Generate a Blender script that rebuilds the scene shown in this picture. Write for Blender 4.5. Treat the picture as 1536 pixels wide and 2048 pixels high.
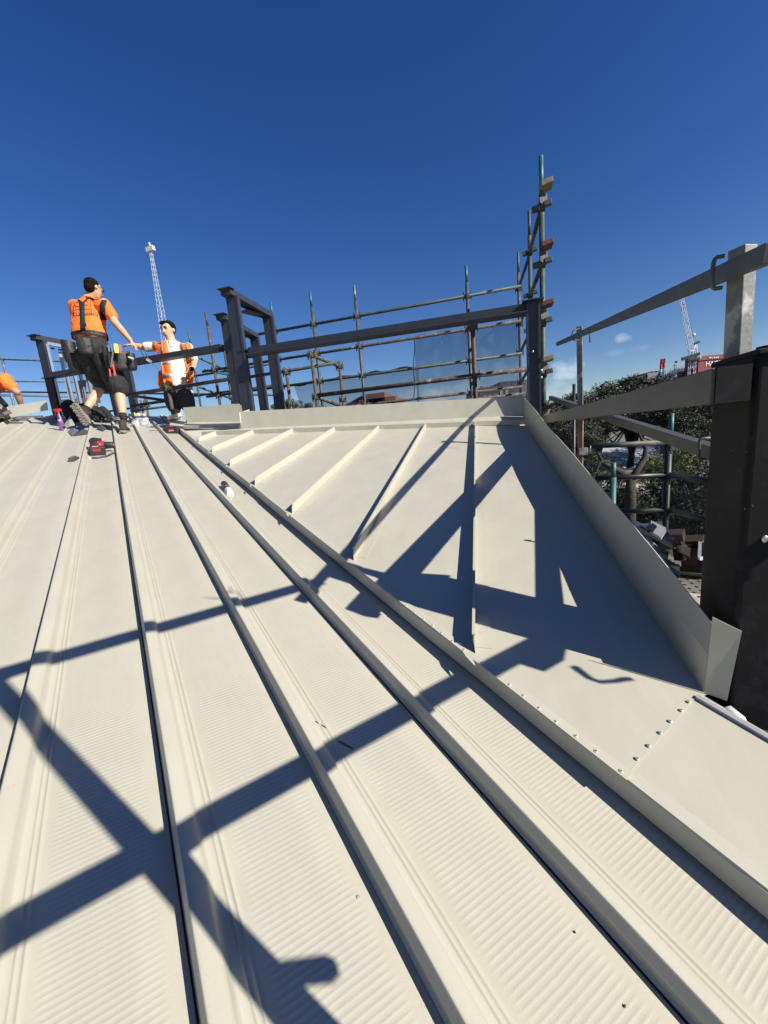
import bpy, bmesh, math, random
from mathutils import Vector as V, Matrix
random.seed(7)
sc = bpy.context.scene
for o in list(bpy.data.objects): bpy.data.objects.remove(o)
rad = math.radians
# ------------------------------------------------------------------ camera
F, CX, CY = 785., 768., 1024.
Yc = V((226, 167, -785)).normalized()
Zc = V((-367, 4179, 785)); Zc = (Zc - Zc.dot(Yc) * Yc).normalized()
Xc = Yc.cross(Zc)
R = Matrix((Xc, Yc, Zc))                        # camera axes -> world
cam = bpy.data.objects.new("camera", bpy.data.cameras.new("camera"))
sc.collection.objects.link(cam)
cam.matrix_world = R.to_4x4()
cam.data.sensor_fit = 'VERTICAL'; cam.data.sensor_height = 36
cam.data.lens = F / 2048 * 36
cam.data.clip_start = 0.02; cam.data.clip_end = 6000
sc.camera = cam
# ------------------------------------------------------------------ sun and sky
SUN_AZ, SUN_EL = rad(105), rad(33.9)            # azimuth from +Y towards +X
LS = V((math.sin(SUN_AZ) * math.cos(SUN_EL), math.cos(SUN_AZ) * math.cos(SUN_EL), math.sin(SUN_EL)))
sun = bpy.data.objects.new("sun", bpy.data.lights.new("sun", 'SUN'))
sc.collection.objects.link(sun)
sun.data.energy = 5.0; sun.data.angle = rad(0.5); sun.data.color = (1, .945, .85)
sun.rotation_euler = (-LS).to_track_quat('-Z', 'Y').to_euler()
w = bpy.data.worlds.new("World"); sc.world = w; w.use_nodes = True
nt = w.node_tree; nt.nodes.clear()
sky = nt.nodes.new('ShaderNodeTexSky'); sky.sky_type = 'NISHITA'; sky.sun_disc = False
sky.sun_elevation = SUN_EL; sky.sun_rotation = SUN_AZ
sky.altitude = 300; sky.air_density = 1.0; sky.dust_density = 0.35; sky.ozone_density = 2.6
bg = nt.nodes.new('ShaderNodeBackground'); bg.inputs[1].default_value = 0.060
wo = nt.nodes.new('ShaderNodeOutputWorld')
# a few small soft clouds near the horizon, in world directions
geo = nt.nodes.new('ShaderNodeTexCoord')
def wn(t, **k):
    n = nt.nodes.new(t)
    for a, b in k.items(): setattr(n, a, b)
    return n
def ray(u, v): return R @ V((u - CX, CY - v, -F))
noise = wn('ShaderNodeTexNoise'); noise.inputs['Scale'].default_value = 22; noise.inputs['Detail'].default_value = 6
nt.links.new(geo.outputs['Generated'], noise.inputs['Vector'])
acc = None
for (u, v, su, sv, a) in ((1140, 728, .032, .014, .75), (1128, 750, .02, .01, .5), (1245, 679, .015, .009, .6), (1112, 770, .022, .01, .3),
                          (1000, 745, .05, .016, .25), (890, 790, .10, .02, .45), (1120, 790, .05, .02, .3), (1245, 702, .03, .006, .12)):
    d = ray(u, v).normalized(); side = d.cross(V((0, 0, 1))).normalized(); up = side.cross(d)
    s1 = wn('ShaderNodeVectorMath', operation='SUBTRACT'); nt.links.new(geo.outputs['Generated'], s1.inputs[0]); s1.inputs[1].default_value = d
    terms = []
    for ax, sz in ((side, su), (up, sv)):
        dt = wn('ShaderNodeVectorMath', operation='DOT_PRODUCT'); nt.links.new(s1.outputs[0], dt.inputs[0]); dt.inputs[1].default_value = ax / sz
        p = wn('ShaderNodeMath', operation='POWER'); nt.links.new(dt.outputs['Value'], p.inputs[0]); p.inputs[1].default_value = 2
        terms.append(p)
    front = wn('ShaderNodeVectorMath', operation='LENGTH'); nt.links.new(s1.outputs[0], front.inputs[0])
    sm = wn('ShaderNodeMath', operation='ADD'); nt.links.new(terms[0].outputs[0], sm.inputs[0]); nt.links.new(terms[1].outputs[0], sm.inputs[1])
    nz = wn('ShaderNodeMath', operation='MULTIPLY_ADD'); nt.links.new(noise.outputs[0], nz.inputs[0]); nz.inputs[1].default_value = 8.0; nt.links.new(sm.outputs[0], nz.inputs[2])
    mr = wn('ShaderNodeMapRange'); nt.links.new(nz.outputs[0], mr.inputs[0])
    mr.inputs[1].default_value = 2.9; mr.inputs[2].default_value = 5.4; mr.inputs[3].default_value = a * .75; mr.inputs[4].default_value = 0
    lt = wn('ShaderNodeMath', operation='LESS_THAN'); nt.links.new(front.outputs['Value'], lt.inputs[0]); lt.inputs[1].default_value = .5
    ml = wn('ShaderNodeMath', operation='MULTIPLY'); nt.links.new(mr.outputs[0], ml.inputs[0]); nt.links.new(lt.outputs[0], ml.inputs[1])
    if acc is None: acc = ml
    else:
        mx = wn('ShaderNodeMath', operation='MAXIMUM'); nt.links.new(acc.outputs[0], mx.inputs[0]); nt.links.new(ml.outputs[0], mx.inputs[1]); acc = mx
mixc = wn('ShaderNodeMixRGB'); nt.links.new(acc.outputs[0], mixc.inputs[0]); hs = wn('ShaderNodeHueSaturation'); hs.inputs['Saturation'].default_value = 1.33; hs.inputs['Hue'].default_value = .5168; nt.links.new(sky.outputs[0], hs.inputs['Color'])
nt.links.new(hs.outputs[0], mixc.inputs[1]); mixc.inputs[2].default_value = (9.5, 10, 10.8, 1)
nt.links.new(mixc.outputs[0], bg.inputs[0]); nt.links.new(bg.outputs[0], wo.inputs[0])
vs = sc.view_settings; vs.view_transform = 'Standard'; vs.look = 'None'; vs.gamma = 1; vs.exposure = .78

# ------------------------------------------------------------------ frames of reference
r = ray(207, 738).normalized()                  # up the ribs of the big roof
c = V((-r.y, r.x, 0)).normalized() * -1         # across it, level
if c.x < 0: c = -c
nM = c.cross(r)
if nM.z < 0: nM = -nM
H = 0.8                                         # camera above that roof, metres
yp = ray(955, 672).normalized()                 # up the seams of the small roof
nR = r.cross(yp).normalized()
if nR.z < 0: nR = -nR
VC, VZ = .889 * H, .0711 * H                    # valley line: across, height of the flashing top
pV = c * VC + nM * (VZ - H)
hR = -nR.dot(pV)
def hit(u, v, n, h): d = ray(u, v); return d * (-h / n.dot(d))
def M(u, v, up=0.): return hit(u, v, nM, H - up)
def Rp(u, v, up=0.): return hit(u, v, nR, hR - up)
def atX(u, v, x): d = ray(u, v); return d * (x / d.x)
def atY(u, v, y): d = ray(u, v); return d * (y / d.y)
def atZ(u, v, z): d = ray(u, v); return d * (z / d.z)
def atD(u, v, d): return ray(u, v) * (d / F)
def main(cc, rr, z=0.): return c * cc + r * rr + nM * (z - H)
UP = V((0, 0, 1))
# ------------------------------------------------------------------ materials
MATS = {}
def mat(name, col, rough=.6, metal=0., var=.12, scale=8., bump=0., bscale=60., spec=.5, col2=None, cscale=None, thr=(.45, .6), alpha=None, trans=0.):
    if name in MATS: return MATS[name]
    m = bpy.data.materials.new(name); m.use_nodes = True; t = m.node_tree; b = t.nodes['Principled BSDF']
    tc = t.nodes.new('ShaderNodeTexCoord')
    n = t.nodes.new('ShaderNodeTexNoise'); n.inputs['Scale'].default_value = scale; n.inputs['Detail'].default_value = 8; n.inputs['Roughness'].default_value = .65
    t.links.new(tc.outputs['Object'], n.inputs['Vector'])
    ramp = t.nodes.new('ShaderNodeMapRange'); t.links.new(n.outputs[0], ramp.inputs[0])
    ramp.inputs[1].default_value = .3; ramp.inputs[2].default_value = .7; ramp.inputs[3].default_value = 1 - var; ramp.inputs[4].default_value = 1 + var
    mul = t.nodes.new('ShaderNodeVectorMath'); mul.operation = 'SCALE'
    if col2:
        n2 = t.nodes.new('ShaderNodeTexNoise'); n2.inputs['Scale'].default_value = cscale or scale; n2.inputs['Detail'].default_value = 10; n2.inputs['Roughness'].default_value = .7
        t.links.new(tc.outputs['Object'], n2.inputs['Vector'])
        r2 = t.nodes.new('ShaderNodeMapRange'); t.links.new(n2.outputs[0], r2.inputs[0]); r2.inputs[1].default_value, r2.inputs[2].default_value = thr
        mx = t.nodes.new('ShaderNodeMixRGB'); t.links.new(r2.outputs[0], mx.inputs[0]); mx.inputs[1].default_value = (*col, 1); mx.inputs[2].default_value = (*col2, 1)
        t.links.new(mx.outputs[0], mul.inputs[0])
    else: mul.inputs[0].default_value = col
    t.links.new(ramp.outputs[0], mul.inputs['Scale']); t.links.new(mul.outputs[0], b.inputs['Base Color'])
    b.inputs['Roughness'].default_value = rough; b.inputs['Metallic'].default_value = metal; b.inputs['Specular IOR Level'].default_value = spec
    if bump:
        nb = t.nodes.new('ShaderNodeTexNoise'); nb.inputs['Scale'].default_value = bscale; nb.inputs['Detail'].default_value = 4
        t.links.new(tc.outputs['Object'], nb.inputs['Vector'])
        bp = t.nodes.new('ShaderNodeBump'); bp.inputs['Strength'].default_value = 1; bp.inputs['Distance'].default_value = bump
        t.links.new(nb.outputs[0], bp.inputs['Height']); t.links.new(bp.outputs[0], b.inputs['Normal'])
    if trans:
        b.inputs['Transmission Weight'].default_value = trans
    if alpha is not None: b.inputs['Alpha'].default_value = alpha
    MATS[name] = m; return m
CREAM = (.41, .392, .318)
def cream_sheet(crimp):
    m = mat('cream coated steel' + (' crimped' if crimp else ''), CREAM, rough=.42, var=.035, scale=2.2, spec=.35)
    t = m.node_tree; b = t.nodes['Principled BSDF']; tc = [n for n in t.nodes if n.type == 'TEX_COORD'][0]
    L = t.links.new
    # scuffs and boot dirt
    n = t.nodes.new('ShaderNodeTexNoise'); n.inputs['Scale'].default_value = 34; n.inputs['Detail'].default_value = 12; n.inputs['Roughness'].default_value = .8
    n2 = t.nodes.new('ShaderNodeTexNoise'); n2.inputs['Scale'].default_value = 3.5; n2.inputs['Detail'].default_value = 3
    L(tc.outputs['Object'], n.inputs['Vector']); L(tc.outputs['Object'], n2.inputs['Vector'])
    a = t.nodes.new('ShaderNodeMapRange'); L(n.outputs[0], a.inputs[0]); a.inputs[1].default_value = .585; a.inputs[2].default_value = .70
    a2 = t.nodes.new('ShaderNodeMapRange'); L(n2.outputs[0], a2.inputs[0]); a2.inputs[1].default_value = .5; a2.inputs[2].default_value = .68; a2.inputs[4].default_value = .85
    ml = t.nodes.new('ShaderNodeMath'); ml.operation = 'MULTIPLY'; L(a.outputs[0], ml.inputs[0]); L(a2.outputs[0], ml.inputs[1])
    mx = t.nodes.new('ShaderNodeMixRGB'); L(ml.outputs[0], mx.inputs[0])
    src = b.inputs['Base Color'].links[0].from_socket
    L(src, mx.inputs[1]); mx.inputs[2].default_value = (.23, .2, .16, 1); L(mx.outputs[0], b.inputs['Base Color'])
    # broad dusty smudges and long faint streaks along the sheet
    ns = t.nodes.new('ShaderNodeTexNoise'); ns.inputs['Scale'].default_value = 7; ns.inputs['Detail'].default_value = 9; ns.inputs['Roughness'].default_value = .75
    mp = t.nodes.new('ShaderNodeMapping'); mp.inputs['Scale'].default_value = (1.8, .45, 1); L(tc.outputs['Object'], mp.inputs[0]); L(mp.outputs[0], ns.inputs['Vector'])
    sr = t.nodes.new('ShaderNodeMapRange'); L(ns.outputs[0], sr.inputs[0]); sr.inputs[1].default_value = .35; sr.inputs[2].default_value = .75; sr.inputs[3].default_value = 1.02; sr.inputs[4].default_value = .92
    sv = t.nodes.new('ShaderNodeVectorMath'); sv.operation = 'SCALE'; L(b.inputs['Base Color'].links[0].from_socket, sv.inputs[0]); L(sr.outputs[0], sv.inputs['Scale']); L(sv.outputs[0], b.inputs['Base Color'])
    # fine speckle of the paint
    nb = t.nodes.new('ShaderNodeTexNoise'); nb.inputs['Scale'].default_value = 420; nb.inputs['Detail'].default_value = 2
    L(tc.outputs['Object'], nb.inputs['Vector'])
    bp = t.nodes.new('ShaderNodeBump'); bp.inputs['Distance'].default_value = .0002; bp.inputs['Strength'].default_value = 1
    L(nb.outputs[0], bp.inputs['Height'])
    nl = t.nodes.new('ShaderNodeTexNoise'); nl.inputs['Scale'].default_value = 2.6; nl.inputs['Detail'].default_value = 2
    L(tc.outputs['Object'], nl.inputs['Vector'])
    bl = t.nodes.new('ShaderNodeBump'); bl.inputs['Distance'].default_value = .012 if not crimp else .006; L(nl.outputs[0], bl.inputs['Height']); L(bp.outputs[0], bl.inputs['Normal'])
    last = bl
    rr = t.nodes.new('ShaderNodeMapRange'); L(nl.outputs[0], rr.inputs[0]); rr.inputs[3].default_value = .33; rr.inputs[4].default_value = .5; L(rr.outputs[0], b.inputs['Roughness'])
    if crimp:
        sp = t.nodes.new('ShaderNodeSeparateXYZ'); L(tc.outputs['Object'], sp.inputs[0])
        def mth(op, a, bb=None, cc=None):
            q = t.nodes.new('ShaderNodeMath'); q.operation = op
            for i, z in enumerate((a, bb, cc)):
                if z is None: continue
                if isinstance(z, (int, float)): q.inputs[i].default_value = z
                else: L(z, q.inputs[i])
            return q.outputs[0]
        yy = mth('ADD', sp.outputs[1], mth('MULTIPLY', sp.outputs[0], .08))
        # slight irregularity from strip to strip
        nw = t.nodes.new('ShaderNodeTexNoise'); nw.inputs['Scale'].default_value = 14; L(tc.outputs['Object'], nw.inputs['Vector'])
        yy = mth('ADD', yy, mth('MULTIPLY', nw.outputs[0], .0022))
        s = mth('SINE', mth('MULTIPLY', yy, 2 * math.pi / .0094))
        s = mth('POWER', mth('MULTIPLY_ADD', s, .5, .5), 1.6)
        # fade at both sides of the pan
        nf = t.nodes.new('ShaderNodeTexNoise'); nf.inputs['Scale'].default_value = 45; L(tc.outputs['Object'], nf.inputs['Vector'])
        xx = mth('MULTIPLY_ADD', nf.outputs[0], .012, sp.outputs[0])
        m1 = t.nodes.new('ShaderNodeMapRange'); m1.interpolation_type = 'SMOOTHSTEP'; L(xx, m1.inputs[0]); m1.inputs[1].default_value = .088; m1.inputs[2].default_value = .108
        m2 = t.nodes.new('ShaderNodeMapRange'); m2.interpolation_type = 'SMOOTHSTEP'; L(xx, m2.inputs[0]); m2.inputs[1].default_value = .232; m2.inputs[2].default_value = .252; m2.inputs[3].default_value = 1; m2.inputs[4].default_value = 0
        na = t.nodes.new('ShaderNodeTexNoise'); na.inputs['Scale'].default_value = 3.1; na.inputs['Detail'].default_value = 4; L(tc.outputs['Object'], na.inputs['Vector'])
        am = t.nodes.new('ShaderNodeMapRange'); L(na.outputs[0], am.inputs[0]); am.inputs[1].default_value = .3; am.inputs[2].default_value = .7; am.inputs[3].default_value = .75; am.inputs[4].default_value = 1.3
        s = mth('MULTIPLY', s, am.outputs[0])
        hgt = mth('MULTIPLY', s, mth('MULTIPLY', m1.outputs[0], m2.outputs[0]))
        bc = t.nodes.new('ShaderNodeBump'); bc.inputs['Distance'].default_value = .00030; bc.inputs['Strength'].default_value = 1; L(hgt, bc.inputs['Height']); L(last.outputs[0], bc.inputs['Normal']); last = bc
    L(last.outputs[0], b.inputs['Normal'])
    return m
m_pan = cream_sheet(True); m_cream = cream_sheet(False)
m_steel = mat('dark blue painted steel', (.026, .031, .046), rough=.5, var=.12, scale=9, spec=.45, col2=(.045, .036, .042), cscale=5, thr=(.6, .72))
m_black = mat('black post', (.006, .006, .0075), rough=.62, spec=.18, var=.3, scale=3, col2=(.011, .011, .013), cscale=6, thr=(.55, .6), bump=.0006, bscale=30)
m_galv = mat('galvanised steel', (.13, .135, .13), rough=.5, metal=.3, var=.25, scale=24, col2=(.25, .25, .235), cscale=11, thr=(.53, .57), bump=.0008, bscale=90)
m_galvd = mat('dull galvanised rail', (.072, .074, .072), rough=.55, metal=.25, var=.2, scale=20, bump=.0006, bscale=80)
m_bright = mat('bright zinc stud', (.62, .66, .7), rough=.28, metal=.8, var=.1, scale=10)
m_tube = mat('scaffold tube paint', (.018, .045, .043), rough=.6, var=.4, scale=12, col2=(.09, .065, .045), cscale=7, thr=(.47, .6), bump=.0012, bscale=120)
m_rust = mat('rusted scaffold tube', (.065, .046, .034), rough=.75, var=.5, scale=16, col2=(.24, .225, .19), cscale=9, thr=(.56, .66), bump=.0015, bscale=110)
m_teal = mat('teal scaffold paint', (.022, .105, .11), rough=.5, var=.3, scale=14, col2=(.09, .12, .11), cscale=18, thr=(.55, .65))
m_coup = mat('scaffold coupler', (.07, .05, .038), rough=.7, var=.5, scale=25, col2=(.04, .07, .065), cscale=9, thr=(.48, .6))
m_darkt = mat('black steel tube', (.014, .018, .02), rough=.45, var=.3, scale=12)
m_wood = mat('weathered timber', (.21, .18, .12), rough=.85, var=.3, scale=30, bump=.001, bscale=90)
m_rustwood = mat('rusted steel plate', (.12, .05, .033), rough=.85, var=.35, scale=25, bump=.001, bscale=80)
# ------------------------------------------------------------------ mesh helpers
class MB:
    def __init__(s): s.bm = bmesh.new()
    def box(s, p, size, ax=None, ay=None, az=None):
        """box centred at p with full sizes along axes"""
        ax = (ax or V((1, 0, 0))).normalized(); ay = (ay or V((0, 1, 0))).normalized(); az = (az or ax.cross(ay)).normalized()
        vs = []
        for i in (-.5, .5):
            for j in (-.5, .5):
                for k in (-.5, .5):
                    vs.append(s.bm.verts.new(p + ax * size[0] * i + ay * size[1] * j + az * size[2] * k))
        for f in ((0, 1, 3, 2), (4, 6, 7, 5), (0, 4, 5, 1), (2, 3, 7, 6), (0, 2, 6, 4), (1, 5, 7, 3)):
            s.bm.faces.new([vs[i] for i in f])
        return s
    def beam(s, a, b, wd, ht, up=None):
        d = (b - a); u = (up or UP); side = d.cross(u).normalized(); u = side.cross(d).normalized()
        return s.box((a + b) / 2, (d.length, wd, ht), d, side, u)
    def prof(s, a, b, pts, up=None, cap=True, side=None):
        """extrude 2D outline pts (x along side, y along up) from a to b"""
        d = (b - a).normalized()
        if side is None: u = (up or UP); side = d.cross(u).normalized(); u = side.cross(d).normalized()
        else: u = up
        r1 = [s.bm.verts.new(a + side * x + u * y) for x, y in pts]; r2 = [s.bm.verts.new(b + side * x + u * y) for x, y in pts]
        n = len(pts)
        for i in range(n): s.bm.faces.new((r1[i], r1[(i + 1) % n], r2[(i + 1) % n], r2[i]))
        if cap: s.bm.faces.new(r1[::-1]); s.bm.faces.new(r2)
        return s
    def channel(s, a, b, W, D, t=.008, up=None, side=None):
        """C section: web W wide along side, flanges D deep along up"""
        pts = [(-W/2, 0), (W/2, 0), (W/2, D), (W/2 - t, D), (W/2 - t, t), (-W/2 + t, t), (-W/2 + t, D), (-W/2, D)]
        return s.prof(a, b, pts, up, True, side)
    def tube(s, a, b, r1, r2=None, seg=12, cap=True):
        r2 = r1 if r2 is None else r2; d = (b - a).normalized(); x = d.orthogonal().normalized(); y = d.cross(x)
        A = [s.bm.verts.new(a + (x * math.cos(t) + y * math.sin(t)) * r1) for t in [2 * math.pi * i / seg for i in range(seg)]]
        B = [s.bm.verts.new(b + (x * math.cos(t) + y * math.sin(t)) * r2) for t in [2 * math.pi * i / seg for i in range(seg)]]
        for i in range(seg): f = s.bm.faces.new((A[i], A[(i + 1) % seg], B[(i + 1) % seg], B[i])); f.smooth = True
        if cap: s.bm.faces.new(A[::-1]); s.bm.faces.new(B)
        return s
    def path(s, pts, r1, seg=8, closed=False):
        n = len(pts); rings = []
        x = None
        for i, p in enumerate(pts):
            d = (pts[min(i + 1, n - 1)] - pts[max(i - 1, 0)]).normalized()
            x = (d.orthogonal() if x is None else (x - x.dot(d) * d)).normalized(); y = d.cross(x)
            rr = r1[i] if isinstance(r1, (list, tuple)) else r1
            rings.append([s.bm.verts.new(p + (x * math.cos(t) + y * math.sin(t)) * rr) for t in [2 * math.pi * k / seg for k in range(seg)]])
        for a, b in zip(rings, rings[1:]):
            for i in range(seg): f = s.bm.faces.new((a[i], a[(i + 1) % seg], b[(i + 1) % seg], b[i])); f.smooth = True
        s.bm.faces.new(rings[0][::-1]); s.bm.faces.new(rings[-1])
        return s
    def loft(s, rings, seg=16):
        """rings: (centre, side vec, fwd vec, rx, ry)"""
        R_ = []
        for (p, a, b, rx, ry) in rings:
            R_.append([s.bm.verts.new(p + a * rx * math.cos(t) + b * ry * math.sin(t)) for t in [2 * math.pi * k / seg for k in range(seg)]])
        for a, b in zip(R_, R_[1:]):
            for i in range(seg): f = s.bm.faces.new((a[i], a[(i + 1) % seg], b[(i + 1) % seg], b[i])); f.smooth = True
        s.bm.faces.new(R_[0][::-1]); s.bm.faces.new(R_[-1])
        return s
    def ball(s, p, rx, ry=None, rz=None, ax=None, ay=None, az=None, seg=16):
        ry = ry or rx; rz = rz or rx
        ax = ax or V((1, 0, 0)); ay = ay or V((0, 1, 0)); az = az or V((0, 0, 1))
        g = bmesh.ops.create_uvsphere(s.bm, u_segments=seg, v_segments=max(6, seg * 2 // 3), radius=1)
        for v in g['verts']: q = v.co.copy(); v.co = p + ax * q.x * rx + ay * q.y * ry + az * q.z * rz
        for v in g['verts']:
            for f in v.link_faces: f.smooth = True
        return s
    def poly(s, pts, th=None, n=None):
        a = [s.bm.verts.new(p) for p in pts]; s.bm.faces.new(a)
        if th:
            n = n or (pts[1] - pts[0]).cross(pts[2] - pts[0]).normalized()
            b = [s.bm.verts.new(p - n * th) for p in pts]; s.bm.faces.new(b[::-1])
            k = len(pts)
            for i in range(k): s.bm.faces.new((a[(i + 1) % k], a[i], b[i], b[(i + 1) % k]))
        return s
    def build(s, name, m, parent=None, bevel=0, frame=None, recalc=True, smooth=False):
        """frame: Matrix in which local coordinates live (mesh is authored in world space)"""
        if recalc: bmesh.ops.recalc_face_normals(s.bm, faces=s.bm.faces)
        me = bpy.data.meshes.new(name)
        F_ = frame
        if F_ is None:
            if s.bm.verts:
                zs = [v.co for v in s.bm.verts]; cen = sum(zs, V()) / len(zs)
                F_ = Matrix.Translation(cen)
            else: F_ = Matrix()
        inv = F_.inverted()
        for v in s.bm.verts: v.co = inv @ v.co
        if smooth:
            for f in s.bm.faces: f.smooth = True
        s.bm.to_mesh(me); s.bm.free()
        o = bpy.data.objects.new(name, me); sc.collection.objects.link(o)
        if m: me.materials.append(m)
        if bevel:
            b = o.modifiers.new('bevel', 'BEVEL'); b.width = bevel; b.segments = 2; b.limit_method = 'ANGLE'; b.angle_limit = rad(40)
        if parent:
            o.parent = parent; o.matrix_parent_inverse = Matrix.Identity(4)
            o.matrix_local = PW[parent.name].inverted() @ F_ if parent.name in PW else F_
        else: o.matrix_world = F_
        PW[o.name] = F_.copy()
        return o
PW = {}
def thing(name, label, cat, loc=V((0, 0, 0)), group=None):
    o = bpy.data.objects.new(name, None); sc.collection.objects.link(o); o.location = loc; o.empty_display_size = .1
    PW[o.name] = Matrix.Translation(loc)
    o['label'] = label; o['category'] = cat
    if group: o['group'] = group
    return o
def tag(o, label, cat, group=None):
    o['label'] = label; o['category'] = cat
    if group: o['group'] = group
    return o
def struct(o, kind='structure'): o['kind'] = kind; return o
# ================================================================== the house: both roofs, parapets, walls
house = thing('house', 'building under construction with a cream ribbed steel roof and a flat seamed roof section', 'house', main(0, 2, -1))
PITCH = .3345 * H; C0 = .2795 * H
R_END = 8.7; R_NEAR = -.55
def sheet_profile():
    p = [(0, -.001), (.0026, .0025), (.0046, .0045), (.0056, .0175), (.0030, .0195), (.0034, .0225), (.0092, .0385), (.0106, .0404), (.0128, .0406), (.017, .0396), (.024, .0366), (.031, .0325), (.036, .029), (.0388, .0262), (.0408, .0215), (.0452, .006), (.0475, .0034), (.0515, .002), (.0575, .0012),
         (.060, .0012), (.0615, .0026), (.063, .0026), (.0645, .0008), (.070, .0008), (.0715, .0022), (.073, .0022), (.0745, .0004), (.080, 0), (.12, 0), (.19, 0), (PITCH - .004, 0), (PITCH - .0015, -.0012)]
    return p
FM = Matrix.Translation(main(0, 0)) @ Matrix((c, r, nM)).transposed().to_4x4()
ridge_j = random.Random(3)
for k in range(-13, 2):
    bm_ = MB(); c0 = C0 + PITCH * k
    rend = R_END + (0.12 if k < -3 else 0) + ridge_j.uniform(-.02, .02) - (0.25 if k == 1 else 0)
    prof = sheet_profile()
    rows = [R_NEAR + (rend - R_NEAR) * i / 24 for i in range(25)]
    grid = []
    wv = random.Random(k)
    ph = wv.uniform(0, 6)
    for rr in rows:
        row = []
        for (x, z) in prof:
            dz = .0006 * math.sin(rr * 2.1 + ph) if .07 < x < .25 else 0
            dx = .0012 * math.sin(rr * .9 + ph)
            row.append(bm_.bm.verts.new(main(c0 + x + dx, rr, z + dz)))
        grid.append(row)
    for a, b in zip(grid, grid[1:]):
        for i in range(len(prof) - 1):
            f = bm_.bm.faces.new((a[i], a[i + 1], b[i + 1], b[i])); f.smooth = i > 6
    fr = Matrix.Translation(main(c0, 0)) @ Matrix((c, r, nM)).transposed().to_4x4()
    o = bm_.build('roof_sheet', m_pan, house, frame=fr, recalc=False)
    sol = o.modifiers.new('thick', 'SOLIDIFY'); sol.thickness = .0012; sol.offset = -1
# underlay/structure beneath the sheets
m_lining = mat('pale roof lining', (.45, .42, .36), rough=.9)
MB().poly([main(C0 - PITCH * 13, R_NEAR + .02, -.03), main(C0 + PITCH * 2, R_NEAR + .02, -.03), main(C0 + PITCH * 2, R_END - .02, -.03), main(C0 - PITCH * 13, R_END - .02, -.03)], .12).build('roof_deck', m_lining, house)

# --- small roof (right) --------------------------------------------------
def val(rr, up=0.): return pV + r * rr + nR * up              # along the valley edge
def inR(x, y, up=0.): z = -(hR - up * 1.0 + nR.x * x + nR.y * y) / nR.z; return V((x, y, z))
# riser (ledge) line in plan
qa = Rp(495, 868); qb = Rp(1056, 848.7)
def ledge_y(x): t = (x - qa.x) / (qb.x - qa.x); return qa.y + t * (qb.y - qa.y)
cb0 = Rp(1408, 1385); cb1 = Rp(1052, 852)                      # foot of the cheek wall
def cheek_x(y): t = (y - cb0.y) / (cb1.y - cb0.y); return cb0.x + t * (cb1.x - cb0.x)
def seam_x(k, y): return -.201 - .495 * k - .040 * (y - 4.0)
def valley_y(k):                                               # where seam k meets the valley
    lo, hi = -1., 8.
    g = lambda y: (inR(seam_x(k, y), y) - pV).dot(c) - 0.0
    for _ in range(60):
        m_ = (lo + hi) / 2
        if g(m_) < 0: lo = m_
        else: hi = m_
    return (lo + hi) / 2
tR = R_END - .8
far = val(tR)
s1 = Rp(1387, 1400); s2 = Rp(1250, 1556)                       # lap seam between the flat sheets
e2 = Rp(1536, 1487); edge_dir = (e2 - s1).normalized()
sd = (s1 - s2).normalized()
t_se = (s2 - pV).dot(r)
# flat panels between seams
edges = []
for k in range(-1, 8):
    if k == -1: continue
    edges.append(k)
def panel(pts, name='roof_panel'):
    frp = Matrix.Translation(pts[0]) @ Matrix((yp.cross(nR).normalized(), yp, nR)).transposed().to_4x4()
    return MB().poly(pts, .0015, nR).build(name, m_cream, house, frame=frp)
prev = None
for k in range(0, 8):
    yv = valley_y(k); top = V((seam_x(k, ledge_y(seam_x(k, 4))), ledge_y(seam_x(k, 4)), 0)); top = inR(top.x, top.y)
    lowp = inR(seam_x(k, yv), yv)
    if k == 0:
        yc = cb1.y + .02
        panel([val(t_se), s1 + edge_dir * .0, cb0 + V((.012, 0, 0)), inR(cheek_x(yc) + .012, yc), inR(seam_x(0, ledge_y(seam_x(0, 4))), ledge_y(seam_x(0, 4))), lowp])
    else:
        if yv < ledge_y(seam_x(k, 4)) - .02: panel([prev[0], prev[1], top, lowp])
        else:
            panel([prev[0], prev[1], val(((prev[1]) - pV).dot(r) + .1)]); break
    prev = (lowp, top)
# near flat sheet, lapped under the far one
panel([val(-1.3, -.0022), s1 + edge_dir * 1.2 - nR * .0022, s1 + yp * .05 - nR * .0022, val(t_se + .05, -.0022)], 'roof_panel')
MB().poly([val(1.5, -.03), val(tR + .6, -.03), inR(-3.9, 4.95, -.03), inR(-3.1, 4.5, -.03), inR(cheek_x(4.1), 4.3, -.03), inR(.3, 1.6, -.03)], .05, nR).build('roof_deck', m_lining, house)
# standing seams
def seam(k, k_top=None):
    x0 = seam_x(k, 4); y1 = ledge_y(x0) - .004; y0 = valley_y(k) + .05
    a = inR(seam_x(k, y0), y0); b = inR(seam_x(k, y1), y1)
    pts = [(-.003, 0), (.003, 0), (.003, .006), (.002, .040), (.0028, .042), (.0028, .049), (-.006, .049), (-.006, .045), (-.003, .044)]
    s = MB(); u = nR
    s.prof(a, b, pts, u)
    # wide foot strip and folded end
    s.prof(a, b, [(.003, 0.001), (.05, .0016), (.05, .0004), (.003, .0004)], u)
    o = s.build('standing_seam', m_cream, house)
    e = MB(); d = (b - a).normalized()
    e.poly([a + u * .0, a - d * .03 + V((.004, 0, 0)), a - d * .012 + u * .03, a + u * .047 - d * .002], .002)
    e.build('seam_end', m_cream, o)
for k in range(0, 7):
    if valley_y(k) < ledge_y(seam_x(k, 4)) - .15: seam(k)
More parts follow.
